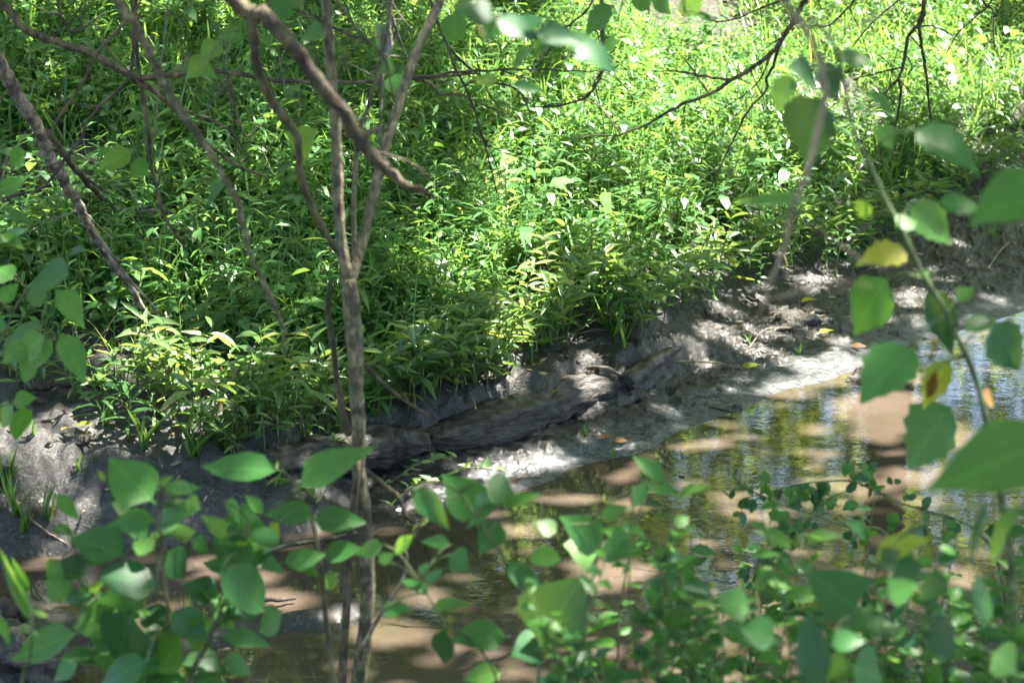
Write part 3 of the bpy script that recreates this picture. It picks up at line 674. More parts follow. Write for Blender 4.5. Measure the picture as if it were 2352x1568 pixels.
# ------------------------------------------------------------------ driftwood log in the bank, slab, sticks, fallen leaves, clods
def rough_log(name, label, cat, pts, radii, seed, sides=22, segs=54, mat='log'):
    pts = np.array(pts); root = thing(name, label, cat, pts[0])
    path = catmull(pts, segs); rr = np.interp(np.linspace(0, 1, segs), np.linspace(0, 1, len(radii)), radii)
    V, F = tube(path - pts[0], rr, sides, 0, seed)
    V = np.array(V).reshape(segs, sides, 3); c = path - pts[0]
    a = np.arange(sides); s = np.linspace(0, 1, segs)
    A, S = np.meshgrid(a, s)
    A2 = np.minimum(A, sides - A); fur = fbm(A2 * .8 + seed, S * 5, 1.0, 4, seed) * .38 + fbm(A2 * .25, S * 16, 1.0, 3, seed + 4) * .22 - .25 * (fbm(A2 * 1.3, S * 2.5, 1.0, 2, seed + 9) > .35)
    V = c[:, None] + (V - c[:, None]) * (1 + fur)[..., None]
    link("trunk_wood", mesh_from(name, V.reshape(-1, 3), F, M[mat]), root); return root
def at_ground(px, py, dz=0.0):
    q0 = hit(px, py); return q0 + np.array([0, 0, dz])
def on_bank(px, py, d, z):
    q0 = flat(px, py, z); y0 = float(waterline(q0[0])) + d / .78; return np.array([q0[0], y0, z])
lg = rough_log("mossy_log", "dark mud caked log along the foot of the bank at centre", "log", [on_bank(915, 1010, .54, .09), on_bank(1060, 1000, .51, .105), on_bank(1200, 990, .50, .11), on_bank(1330, 970, .48, .115), on_bank(1455, 945, .47, .125)], [.05, .085, .095, .09, .04], 3, 30, 110)
rough_log("sunken_log", "half sunken dark log end behind the sapling's trunk", "log", [at_ground(610, 1085, .03), at_ground(740, 1070, .04), at_ground(880, 1050, .05), at_ground(985, 1035, .04)], [.05, .085, .095, .05], 8, 26, 80)
s0, s1 = at_ground(1440, 915, .07), at_ground(1565, 838, .09)
sl = rough_log("driftwood_slab", "splintered grey driftwood slab sticking out of the mud right of the log", "driftwood", [s0, s0 * .5 + s1 * .5 + [0, 0, .02], s1], [.045, .04, .008], 12, 16, 40, 'log')
def stick(label, pts, r, mat='dead', name="stick"):
    p3 = [at_ground(a_, b_, r * .8 + dz) for a_, b_, dz in pts]; root = thing(name, label, "stick", p3[0])
    add_tube("wood", root, p3, [r, r * .85, r * .5], M[mat], max(6, 4 * len(pts)), 6, .12, int(pts[0][0]), wob=r * .25); return root
stick("thin dark stick lying half in the water at the pale mud's edge", [(1628, 940, .01), (1660, 950, .012), (1690, 955, .012)], .007, 'dark_bark')
stick("dry stick on the grey mud right of the driftwood slab", [(1545, 832, .0), (1640, 840, .01), (1735, 857, .0)], .006, 'brownstem')
stick("weathered wood scrap in a fleck of sun on the right mud", [(1620, 728, .01), (1650, 735, .02), (1672, 745, .01)], .016, 'dead')
stick("curved dark root on the right mud slope", [(1715, 690, .01), (1740, 705, .02), (1770, 720, .01)], .012, 'dark_bark')
stick("forked pale stick on the sunlit mud at centre", [(1350, 855, .01), (1400, 865, .03), (1470, 900, .01)], .011, 'dead')
stick("long thin straw bent over the mud at right", [(1720, 800, .0), (1760, 770, .03), (1850, 772, .03), (1900, 790, .0)], .003, 'tanstem')
stick("short stick on the shaded left mud shelf", [(60, 912, .02), (150, 905, .03), (230, 900, .01)], .02, 'dark_bark')
stick("dark stick on the left mud near the picture's edge", [(75, 935, .01), (110, 938, .015)], .018, 'dark_bark')
stick("bare twig dangling down the face of the muddy log", [(1085, 930, .03), (1092, 970, .06), (1090, 1010, .05)], .005, 'tanstem')
stick("fine straw on the far right mud", [(2270, 620, .01), (2300, 580, .02), (2320, 560, .01)], .004, 'tanstem')
stick("straw trailing from the left bank into the creek", [(60, 1200, .03), (110, 1235, .02), (160, 1258, .01)], .004, 'tanstem')
stick("fallen twig across the sunlit left mud", [(330, 900, .03), (420, 880, .04), (480, 905, .01)], .007, 'dead')
stick("pale broken driftwood branch in the lower left corner", [(30, 1490, .04), (70, 1520, .05), (112, 1548, .03)], .022, 'dead')
stick("dark gnarled root in the lower left corner", [(-20, 1470, .08), (30, 1478, .09), (75, 1462, .05)], .03, 'dark_bark')
stick("dark soaked stick lying in the shallows behind the corner shrub", [(520, 1360, .02), (600, 1395, .02), (680, 1385, .01)], .012, 'dark_bark')
stick("long brown stick at the creek's edge behind the glossy twig", [(560, 1290, .02), (680, 1265, .02), (820, 1235, .015)], .010, 'brownstem')
for k in range(8):
    bx = 590 + 25 * k + R(-8, 8); e0 = at_ground(bx, 1045 + R(-8, 8), .03); e1 = e0 + np.array([R(-.06, .06), -.05 - R(0, .04), -R(.08, .17)])
    rt_ = thing("exposed_root", "thin exposed root hanging down the ledge left of the sapling", "root", e0, "roots hanging from the ledge")
    add_tube("root_strand", rt_, [e0, e0 * .5 + e1 * .5 + np.array([R(-.02, .02), -.03, .02]), e1], [.003, .0025, .001], M['tanstem'], 7, 4)
def fallen(px, py, Lpx, lab, mat, ang):
    b = at_ground(px, py, .012); L = Lpx * mpp(b[1]); root = thing("fallen_leaf", lab, "leaf", b)
    d = np.array([math.cos(ang), math.sin(ang) * .8, .15])
    place_leaf(root, b, b + unit(d) * L, L * .55, 'ovate', mat, UPV + np.array([R(-.3, .3), -.35, 0]), name="leaf_blade")
for a in [(1705, 848, 42, "yellow fallen leaf on the grey mud", 'leafY', .3), (1838, 697, 40, "pale green fallen leaf on the right mud", 'leafY', -.4), (1880, 770, 36, "yellow green leaf near the waterline at right", 'leafY', .1),
          (1375, 1012, 36, "orange brown leaf on the pale mud by the water", 'leafDead', -.2), (1412, 1020, 34, "withered brown leaf next to the orange one", 'leafDead', .5), (175, 985, 46, "yellow green fallen leaf on the left mud shelf", 'leafY', -.3),
          (140, 995, 26, "small brown leaf beside the yellow green one", 'leafDead', .8), (1235, 795, 50, "bright yellow leaf under the leaning weeds at centre", 'leafY', .2), (1265, 910, 24, "tiny yellow leaf on the mud above the log", 'leafY', 1.0),
          (1955, 800, 34, "red brown leaf on the sunlit mud at right", 'leafDead', -.3), (1780, 555, 48, "yellow spotted leaf at the foot of the right thicket", 'leafY', 1.9), (1020, 880, 40, "dry tan leaf in the light above the log", 'leafDead', .4)]:
    fallen(*a)
for (px_, py_, Lp, lab, mt) in [(1760, 1010, 22, "tiny yellow leaf floating on the brown water right of the stick", 'leafY'), (1560, 1085, 24, "brown leaf floating near the pale mud point", 'leafDead'), (1120, 1250, 30, "tan leaf floating in the shallows right of the sapling", 'leafDead'), (1010, 1400, 26, "yellow leaf floating on the sunlit water patch", 'leafY'), (700, 1290, 30, "brown leaf floating left of the sapling", 'leafDead'), (2150, 985, 24, "pale leaf floating on the water behind the nettle", 'leafY')]:
    b = flat(px_, py_, .004); L = Lp * mpp(b[1]); root = thing("floating_leaf", lab, "leaf", b); a = R(0, 6.28)
    place_leaf(root, b, b + np.array([math.cos(a) * L, math.sin(a) * L, .004]), L * .5, 'ovate', mt, UPV, name="leaf_blade")
def clod(px, py, r, lab):
    b = at_ground(px, py, -r * .1); root = thing("mud_clod", lab, "mud clod", b); V = []; F = []; nu, nv = 9, 16
    for i_ in range(nu):
        th = math.pi * i_ / (nu - 1)
        for j in range(nv):
            ph = 2 * math.pi * j / nv; cx, cy, cz = math.sin(th) * math.cos(ph), math.sin(th) * math.sin(ph), math.cos(th)
            k_ = r * (1 + .7 * float(fbm(cx * 1.4 + px, cy * 1.4 + cz * 2.1 + py, 1.0, 3, 5)) + .25 * float(fbm(cx * 5 + px, cy * 5 + cz * 4, 1.0, 2, 9))); V.append((k_ * cx * 1.3, k_ * cy * 1.1, k_ * cz * .7))
    for i_ in range(nu - 1):
        for j in range(nv): F.append((i_ * nv + j, (i_ + 1) * nv + j, (i_ + 1) * nv + (j + 1) % nv, i_ * nv + (j + 1) % nv))
    link("lump", mesh_from("mud_clod", V, F, M['clod']), root)
for a in [(2017, 738, .03, "round dark clod on the right mud flat"), (2058, 768, .03, "flat dark clod near the water at right"), (1975, 865, .05, "dark mud lump at the waterline on the right"), (1830, 735, .075, "large dark mud lump in the middle of the right slope"),
          (1780, 712, .06, "dark mud lump under the right thicket"), (1860, 712, .05, "wet mud lump right of the largest lump"), (1800, 755, .04, "small mud lump below the largest lump"), (1645, 755, .035, "dark clod by the wood scrap"),
          (185, 1010, .03, "small dark clod on the left mud shelf"), (2305, 610, .03, "small clod at the far right of the mud"), (1960, 875, .04, "blackish clod in the sunlit waterline mud"), (1695, 935, .02, "dark pebble sized clod on the pale mud"),
          (30, 1490, .10, "dark wet root lump in the lower left corner"), (90, 1530, .08, "lumpy wet mud below the lower left root")]:
    clod(*a)

# ------------------------------------------------------------------ sapling
def pxs(pts, Y, dY=0.0):
    n_ = len(pts); return [P(a[0], a[1], (Y[k] if isinstance(Y, (list, tuple)) else Y + dY * k / max(1, n_ - 1))) for k, a in enumerate(pts)]
YS = 4.7; u = mpp(YS)
base = P(822, 1600, YS); bz = gz(base[0], YS); root = thing("sapling", "slender forked sapling standing in front of the creek", "tree", (base[0], YS, bz))
add_tube("trunk", root, [np.array([base[0] - .01, YS, bz - .05])] + pxs([(825,1568),(845,1400),(838,1200),(825,1080),(820,900),(810,730),(800,640)], YS), [21*u, 19*u, 17.5*u, 16.5*u, 15.5*u, 17*u, 20*u, 18*u], M['sapling'], 34, 10, .05, 1, wob=.0015)
add_tube("stem", root, pxs([(800,650),(782,545),(776,420),(772,300),(758,120),(748,0),(742,-120),(750,-330)], YS), [15*u, 12.5*u, 12*u, 12*u, 11.5*u, 11*u, 10*u, 8*u], M['sapling'], 30, 9, .05, 2, wob=.001)
add_tube("stem", root, pxs([(802,655),(828,570),(862,430),(905,270),(958,115),(1010,0),(1045,-100),(1080,-300)], YS, .3), [14*u, 12*u, 11.5*u, 11*u, 10.5*u, 10*u, 9*u, 7*u], M['sapling'], 30, 9, .05, 3, wob=.001)
add_tube("stem", root, [np.array([base[0] - .06, YS - .02, bz - .05])] + pxs([(786,1568),(795,1400),(802,1250),(816,1130),(822,1060)], YS - .03), [11*u, 10*u, 10*u, 9*u, 9*u, 7*u], M['bark'], 20, 7, .06, 4)
add_tube("twig", root, pxs([(800,1000),(775,880),(765,790),(752,700),(760,640)], YS + .03), [9*u, 8*u, 7*u, 6*u, 4*u], M['bark'], 14, 6, .08, 5)
add_tube("twig", root, pxs([(820,820),(880,880),(930,920),(985,955)], YS + .1), [7*u, 5*u, 4*u, 2.5*u], M['bark'], 10, 6, .08, 6)
add_tube("twig", root, pxs([(838,1080),(890,1120),(915,1140),(930,1180),(955,1200)], YS + .1), [8*u, 7*u, 6*u, 5*u, 3*u], M['bark'], 10, 6, .08, 7)
add_tube("twig", root, pxs([(835,1480),(880,1400),(925,1330),(935,1280),(930,1262)], YS - .1), [5*u, 4.5*u, 4*u, 3.5*u, 2.5*u], M['tanstem'], 14, 6, .05, 8)
add_tube("twig", root, pxs([(818,640),(812,520),(815,400),(825,300),(850,235),(868,165),(890,60),(905,-80)], YS + .5), [7*u, 6*u, 6*u, 6*u, 5*u, 5*u, 5*u, 3*u], M['sapling'], 20, 7, .06, 9)
for t in [(790,590,690,560,38), (870,1075,905,1050,20)]: pass

# ------------------------------------------------------------------ branches hanging into the picture
def branch(label, pts, Y, w, mat='bark', twigs=(), name="overhanging_branch", dY=0.0, k=7, spurs=0, jit=.1, up=True, cat="branch", fine=4):
    n_ = len(pts); Yl = Y if isinstance(Y, (list, tuple)) else [Y + dY * i_ / max(1, n_ - 1) for i_ in range(n_)]
    p3 = pxs(pts, list(Yl))
    if up:
        d0 = unit(p3[0] - p3[1]); p3 = [p3[0] + d0 * .5 + np.array([0, 0, .9]), p3[0] + d0 * .3 + np.array([0, 0, .2])] + p3
    ws = np.array([w[0]] * (2 if up else 0) + list(np.interp(np.linspace(0, 1, n_), np.linspace(0, 1, len(w)), w))) * .36 * mpp(float(np.mean(Yl)))
    root = thing(name, label, cat, p3[0]); s_ = int(abs(pts[0][0]) + pts[-1][1])
    add_tube("limb", root, p3, ws, M[mat], n_ * 5, k, jit, s_, wob=float(ws.mean()) * .22)
    pth = catmull(p3, 60)
    for tw in twigs:
        tp, tw_w = tw; q0 = pxs(tp, float(np.mean(Yl)) if len(tw) < 3 else tw[2])
        j = np.argmin(np.linalg.norm(pth - q0[0], axis=1)); q0[0] = pth[j]
        for i_ in range(1, len(q0)):                         # keep the twig at its branch's depth
            q0[i_] = P(tp[i_][0], tp[i_][1], pth[j][1] + .03 * i_)
        add_tube("twig", root, q0, np.array(tw_w) * .42 * mpp(pth[j][1]), M[mat], len(q0) * 4, 5, .1, s_ + len(q0), wob=.0012)
    g = random.Random(s_)
    for _ in range(spurs):
        j = g.randrange(12, 58); a = g.uniform(0, 6.28); L = g.uniform(.015, .06)
        e = pth[j] + np.array([math.cos(a) * L, g.uniform(-.3, .3) * L, math.sin(a) * L])
        add_tube("spur", root, [pth[j], pth[j] * .5 + e * .5 + [0, 0, .004], e], [.0025, .002, .001], M[mat], 4, 4)
    g = random.Random(s_ + 1)
    for _ in range(fine):
        j = g.randrange(14, 58); a = g.uniform(0, 6.28); L = g.uniform(.06, .26); rr_ = min(.003, float(ws.mean()) * .5)
        e = pth[j] + np.array([math.cos(a) * L, g.uniform(-.5, .5) * L, math.sin(a) * L - .02]); md = pth[j] * .5 + e * .5 + np.array([g.uniform(-.15, .15), 0, g.uniform(-.15, .15)]) * L
        o_ = add_tube("twig", root, [pth[j], md, e], [rr_, rr_ * .8, rr_ * .4], M[mat], 6, 4, .1, j)
        e2 = md + np.array([g.uniform(-.4, .4), g.uniform(-.2, .2), g.uniform(-.4, .4)]) * L; o2 = add_tube("side_twig", root, [md, md * .5 + e2 * .5 + [0, 0, .005], e2], [rr_ * .6, rr_ * .5, rr_ * .3], M[mat], 4, 4, .1, j); o2.parent = o_
    return root
branch("thick brown broken branch slanting down across the sapling", [(520,-20),(600,32),(650,80),(710,160),(770,232),(820,312),(870,372),(925,418),(972,440)], 4.0, [50,48,46,44,42,46,38,24,10], 'bark',
       [([(820,318),(855,300),(895,298)], [22, 16, 10]), ([(577,30),(588,120),(606,200),(640,255),(682,315),(690,395),(728,500),(775,580)], [30, 28, 26, 25, 22, 20, 18, 18])], k=10, jit=.07)
branch("blurred grey branch hanging steeply left of the sapling", [(262,-10),(302,40),(326,84),(356,148),(376,188),(396,228),(423,269),(450,309),(480,349),(504,390),(531,437),(551,477),(560,527),(573,575),(598,631),(625,685),(640,725),(653,766),(642,800)], 4.2, [30,26,24,22,20,18,14,8], 'sapling', k=8)
branch("long grey branch sweeping level across the upper left", [(-30,-40),(20,22),(60,70),(120,95),(200,118),(260,152),(310,176),(350,178),(420,170),(480,163),(560,172),(640,184),(760,189),(880,188),(950,180),(1060,165),(1200,160),(1300,163),(1386,166)], 6.2, [26,25,24,22,18,15,13,12,9,6,4], 'bark',
       [([(312,178),(350,207),(400,252),(450,305),(500,350),(560,388),(610,405)], [14,13,12,11,9,6]), ([(505,350),(560,310),(603,283)], [8,7,5]), ([(500,352),(545,358),(560,365)], [6,4,3]),
        ([(120,95),(150,100),(190,120),(250,145),(320,190),(400,240),(450,264),(520,292),(552,330),(575,382)], [12,12,12,11,10,9,8,6,4]),
        ([(400,170),(455,160),(500,150),(530,130)], [6,5,4,3]), ([(1070,165),(1105,175),(1060,200),(1030,218)], [6,5,4,3]), ([(950,182),(985,190),(1009,215),(1060,218),(1090,232),(1144,255),(1187,270)], [9,8,7,6,5,4,3]), ([(1060,218),(1117,186),(1144,175)], [5,4,3]),
        ([(985,181),(1030,175),(1080,170)], [7,6,5])], k=8, spurs=8)
branch("dark twisting twig looping down at the far left", [(302,-10),(308,50),(305,110),(302,160),(288,192),(235,240),(201,280),(185,322),(151,360),(134,390),(94,433),(40,447),(-30,466)], 5.2, [12,12,11,11,10,10,9], 'dark_bark')
branch("straight dark twig crossing the long branch at upper left", [(128,-30),(140,30),(150,55),(165,72),(200,60),(240,30)], 6.0, [10,10,9,5], 'dark_bark')
branch("thin grey twig slanting down left from the top", [(330,-20),(289,50),(228,118),(188,192),(140,262),(101,326)], 4.8, [9,10,10,9,7], 'bark')
branch("rough dark dead stem hanging straight down at upper left", [(312,-20),(309,34),(319,161),(326,208),(333,262),(343,312),(346,360),(356,420),(366,454),(376,491),(396,527),(428,575)], 6.6, [13,13,14,13,12,11,9], 'bark', [([(366,454),(345,470),(330,480)], [5,4,2])])
branch("thin branch running to upper left behind the sapling", [(985,-10),(1009,60),(1026,101),(1043,151),(1070,202),(1090,252),(1103,302),(1117,343),(1130,396),(1141,442)], 6.4, [9,9,8,8,7,6,5], 'dark_bark', [([(1028,105),(1060,140),(1083,160),(1120,185),(1180,202),(1207,230),(1218,275)], [8,8,7,6,5,4])], spurs=14)
branch("thorny dark branch curving like a hook at top centre", [(1382,-20),(1382,54),(1386,108),(1386,155),(1372,188),(1352,218),(1318,235),(1268,245),(1218,245)], 6.0, [11,11,10,10,9,8,7,5], 'dark_bark', [([(1384,155),(1410,175),(1440,205),(1462,245)], [5,4,3,3]), ([(1372,157),(1371,180),(1360,208)], [5,5,4])], spurs=16)
branch("fine twig slanting from the top between sapling and hook", [(1372,-20),(1325,44),(1291,66),(1250,95),(1215,120)], 5.8, [7,6,5,3], 'dark_bark', [([(1291,66),(1240,146),(1225,152)], [5,4,3])])
branch("pale lit upright stem behind the sapling's fork", [(900,-40),(895,0),(893,60),(897,108),(880,140),(878,188),(874,269),(873,356)], 5.6, [17,16,15,13,10,9,8], 'dead', [([(905,20),(915,84),(932,128)], [10,9,7])])
branch("reddish brown twig crossing the sapling's fork", [(770,-20),(788,17),(815,60),(848,97),(878,128),(892,161),(905,235)], 5.0, [9,9,9,9,8,6], 'brownstem')
branch("dark branch entering behind the left stem of the sapling", [(630,-30),(700,30),(740,50),(790,75),(850,95)], 6.2, [10,10,9,8], 'dark_bark', [([(700,30),(735,40),(800,30)], [6,5,3])])
branch("long curved branch sweeping down from top right to the middle", [(1860,-30),(1844,7),(1827,40),(1797,91),(1777,118),(1743,144),(1710,168),(1676,185),(1649,208),(1602,229),(1562,242),(1503,276),(1440,306),(1392,319)], 6.4, [16,16,15,14,13,12,10,8,5], 'bark',
       [([(1794,101),(1777,148),(1762,178),(1760,208),(1723,249),(1700,289),(1676,336),(1653,386),(1629,437),(1606,477)], [9,8,7,6,5,5,4]), ([(1676,185),(1612,175),(1562,165),(1500,163)], [8,7,5,3]), ([(1612,175),(1580,145),(1562,125)], [5,4,3]), ([(1760,208),(1757,235),(1750,250)], [4,3,2]), ([(1580,238),(1570,262),(1563,290)], [4,3,2])], spurs=10)
branch("forked dark branch hanging at upper right", [(2122,-30),(2120,34),(2110,56),(2086,84),(2079,128),(2066,175),(2039,208),(2019,232)], 6.6, [14,13,12,11,10,8,5], 'dark_bark',
       [([(2112,56),(2116,101),(2123,141),(2130,188),(2133,235),(2140,296)], [9,8,8,7,6]), ([(2066,180),(2069,208),(2063,262),(2052,302)], [7,7,6,5]), ([(2112,75),(2145,62),(2190,84)], [6,5,3]), ([(2066,155),(2010,170),(1968,180)], [6,5,3]), ([(2116,128),(2095,155),(2078,178)], [4,4,3]), ([(2128,215),(2110,235),(2100,245)], [4,3,2])], spurs=18)
branch("spiky bare twig in the top right corner", [(2247,-20),(2281,24),(2281,54),(2284,114)], 6.8, [6,5,4,3], 'dark_bark', [([(2281,40),(2300,15),(2305,-5)], [4,4,3])], spurs=8)
branch("long fine twig slanting in from the top right", [(2290,-20),(2245,35),(2200,77),(2173,124)], 7.0, [5,5,4,3], 'dark_bark', spurs=4)
branch("fine straight twig slanting left of the forked branch", [(2080,-30),(2059,4),(2005,50),(1958,108)], 7.0, [6,6,5,4], 'dark_bark')
branch("fine curved twig at the top, right of the long curved branch", [(1970,-20),(1945,20),(1910,55),(1880,64)], 6.8, [6,6,6,4], 'dark_bark', spurs=8)
branch("thin twig arching at the very top right of centre", [(1830,-25),(1790,2),(1750,18),(1690,44),(1640,52)], 6.8, [6,6,5,3], 'dark_bark', spurs=5)
tb = [o for o in bpy.data.objects if o.get("label", "").startswith("thick brown broken")][0]
for k in range(9):
    e0 = P(958 + R(-6, 6), 434 + R(-10, 10), 4.0 + R(-.02, .02)); e1 = e0 + (P(1000, 452, 4.0) - P(958, 434, 4.0)) * R(.5, 1.3) + np.array([0, 0, R(-.008, .008)])
    add_tube("splinter", tb, [e0, e0 * .5 + e1 * .5, e1], [.004, .003, .0008], M['bark'], 5, 4, .2, k)
# leaning dead poles
r0 = branch("long bare pole leaning down to the bank at the left edge", [(-60,40),(0,143),(34,208),(67,262),(94,316),(111,356),(134,390),(158,433),(188,484),(208,525),(235,574),(269,621),(302,665),(349,734)], [6.9,6.95,7.0,7.05,7.15,7.2,7.25,7.35,7.45,7.55,7.65,7.75,7.85,8.0], [42,40,38,36,34,32,28,24,22,20], 'dead', [([(235,574),(262,592),(275,594)], [12,9,6]), ([(330,700),(350,700),(362,712)], [9,7,4])], name="leaning_pole", k=9, cat="dead branch")
branch("shorter dark dead limb sloping into the plants beside the pole", [(70,262),(84,279),(128,329),(168,380),(215,437),(262,479),(300,505)], [8.2,8.3,8.5,8.7,8.9,9.1,9.2], [24,22,20,18,14], 'bark', [([(215,437),(240,438),(250,440)], [9,7,4])], name="dead_limb", up=False, cat="dead branch")
branch("bare stick lying level among the left bank plants", [(262,480),(310,483),(360,484),(413,491)], 9.0, [13,12,12,8], 'dead', name="dead_limb", up=False, cat="dead branch")

# ------------------------------------------------------------------ foreground plants
def stems_of(root, lists, Y, w, mat, ground=True):
    out = []
    for pts in lists:
        p3 = pxs(pts, Y)
        if ground: 
            q0 = p3[0]; p3 = [np.array([q0[0], q0[1] + .02, gz(q0[0], q0[1]) - .03])] + p3
        add_tube("stem", root, p3, np.linspace(w, w * .35, len(p3)) * .5 * mpp(Y), M[mat], len(p3) * 4, 6, .05, int(pts[0][0])); out.append(catmull(p3, 50))
    return np.vstack(out)
def leaves_of(root, leaves, Y, path, jitY=.12, twigmat='greenstem'):
    for lf in leaves:
        bx, by, tx, ty, w, sh, mt = lf[:7]; Yl = lf[7] if len(lf) > 7 else Y + R(-jitY, jitY)
        o = px_leaf(root, bx, by, tx, ty, w, Yl, sh, mt)
        b = P(bx, by, Yl); j = np.argmin(np.linalg.norm((path - b) * [1, .7, 1.], axis=1)); dd = np.linalg.norm(path[j] - b)
        if dd > .012: add_tube("twig", root, [path[j], path[j] * .45 + b * .55 + np.array([0, 0, .12 * dd]), b], [.0022, .0018, .0014], M[twigmat], 5, 4)
def fill(root, path, n_, Lpx, Y, shapes, mats, wr=(.4, .62), zmin=None):
    for _ in range(n_):
        j = random.randrange(len(path) // 6, len(path)); b = path[j]; a = R(0, 6.28); L = R(*Lpx) * mpp(Y)
        d = unit(np.array([math.cos(a), math.sin(a) * .7, R(-.35, .75)])); b = b + d * .01
        place_leaf(root, b, b + d * L, L * R(*wr), random.choice(shapes), random.choice(mats), UPV * .8 + np.array([R(-.5, .5), R(-.9, .2), 0]))
gb = lambda px_, Y: (P(px_, 1500, Y)[0], Y, gz(P(px_, 1500, Y)[0], Y))
# broad leaved shrub at lower left
Y = 3.7; A, B, Dk, Yw = 'leafA', 'leafB', 'leafD', 'leafY'
rt = thing("broadleaf_shrub", "broad leaved green shrub filling the lower left corner", "shrub", gb(400, Y))
path = stems_of(rt, [[(405,1640),(395,1500),(386,1400),(372,1280),(366,1180),(370,1115)], [(425,1640),(480,1470),(520,1370),(550,1290),(575,1200)], [(390,1640),(310,1500),(250,1420),(205,1340),(170,1260)], [(380,1640),(300,1560),(200,1480)]], Y, 13, 'brownstem')
leaves_of(rt, [(348,1148,248,1055,84,'ovate',B,3.6),(380,1128,457,1115,27,'ovate',A),(366,1202,440,1155,34,'ovate',A),(555,1256,565,1158,88,'ovate',A),(545,1216,505,1303,77,'ovate',A),(282,1275,158,1229,67,'ovate',A),
  (208,1290,107,1323,44,'ovate',Dk),(360,1345,232,1310,85,'round',Dk,3.55),(150,1377,108,1330,50,'ovate',A),(240,1380,148,1360,57,'round',B),(262,1408,160,1434,67,'ovate',B),(504,1320,622,1392,97,'round',A,3.55),(554,1266,659,1310,34,'ovate',A),
  (175,1454,34,1515,44,'ovate',A,3.5),(302,1411,275,1515,87,'ovate',Dk),(396,1407,477,1468,60,'ovate',Dk),(484,1390,554,1434,44,'ovate',A),(648,1404,598,1454,37,'ovate',A),(511,1458,622,1478,37,'ovate',A),(417,1458,373,1545,44,'ovate',B),
  (420,1525,521,1528,67,'ovate',A),(336,1518,222,1570,74,'round',Dk,3.5),(515,1514,582,1545,34,'ovate',A),(447,1560,525,1540,24,'lance',B),(128,1135,185,1194,27,'ovate',B),(353,1128,403,1092,16,'lance','leafL'),(240,1105,222,1078,12,'lance','leafL'),
  (120,1212,175,1232,20,'ovate',B),(380,1270,430,1327,50,'ovate',Dk),(497,1363,420,1343,54,'ovate',Dk),(322,1363,292,1414,30,'ovate',A),(340,1199,256,1202,34,'ovate',A),(352,1262,303,1239,36,'ovate',B),(514,1152,568,1199,22,'ovate',A),
  (520,1230,470,1180,30,'ovate','leafL'),(425,1150,460,1170,30,'ovate','leafL'),(300,1170,260,1150,36,'ovate',A),(340,1230,280,1190,34,'ovate',A),(400,1230,450,1215,34,'ovate',A),(330,1400,400,1440,50,'ovate',Dk),(440,1240,480,1270,30,'ovate',A),
  (230,1260,215,1300,40,'ovate',A),(140,1290,105,1350,36,'ovate',A),(300,1340,330,1390,40,'ovate',A),(470,1440,440,1490,46,'ovate',A),(260,1460,215,1500,40,'ovate',A),(330,1480,380,1530,50,'ovate',Dk),(180,1520,120,1560,40,'ovate',A)], Y, path)
fill(rt, path, 80, (60, 120), Y, ['ovate', 'round'], [A, A, Dk, B])
rt = thing("blade_plant", "narrow pointed green blades at the left picture edge above the corner shrub", "plant", gb(20, 3.3))
path = stems_of(rt, [[(50,1640),(70,1500),(75,1420),(60,1360)], [(0,1640),(-10,1500),(0,1400)]], 3.3, 9, 'greenstem')
leaves_of(rt, [(70,1410,-5,1262,30,'blade','leafA'),(66,1356,27,1273,20,'lance','leafB'),(75,1400,112,1418,16,'lance','leafL'),(20,1480,-20,1380,26,'lance','leafB'),(40,1440,100,1460,20,'lance','leafA')], 3.3, path)
# long twig with large glossy leaves beside the trunk
Y = 3.9; rt = thing("glossy_leaved_twig", "upright twig with large pointed glossy leaves in front of the sapling's lower trunk", "shrub", gb(760, Y))
path = stems_of(rt, [[(770,1640),(750,1420),(735,1290),(715,1190),(700,1160),(680,1115),(640,1068)]], Y, 15, 'sapling')
leaves_of(rt, [(636,1080,464,1076,46,'ovate',A,3.8),(690,1118,866,1030,66,'ovate',A,3.8),(722,1190,601,1176,40,'ovate',A),(722,1192,842,1194,50,'ovate',A),(655,1292,748,1268,40,'ovate',A),(746,1272,832,1255,36,'ovate',A),(775,1318,735,1352,27,'ovate',A),
               (605,1180,560,1140,26,'lance',B),(640,1200,612,1240,20,'ovate',Yw),(655,1300,745,1310,18,'lance',B)], Y, path, .05)
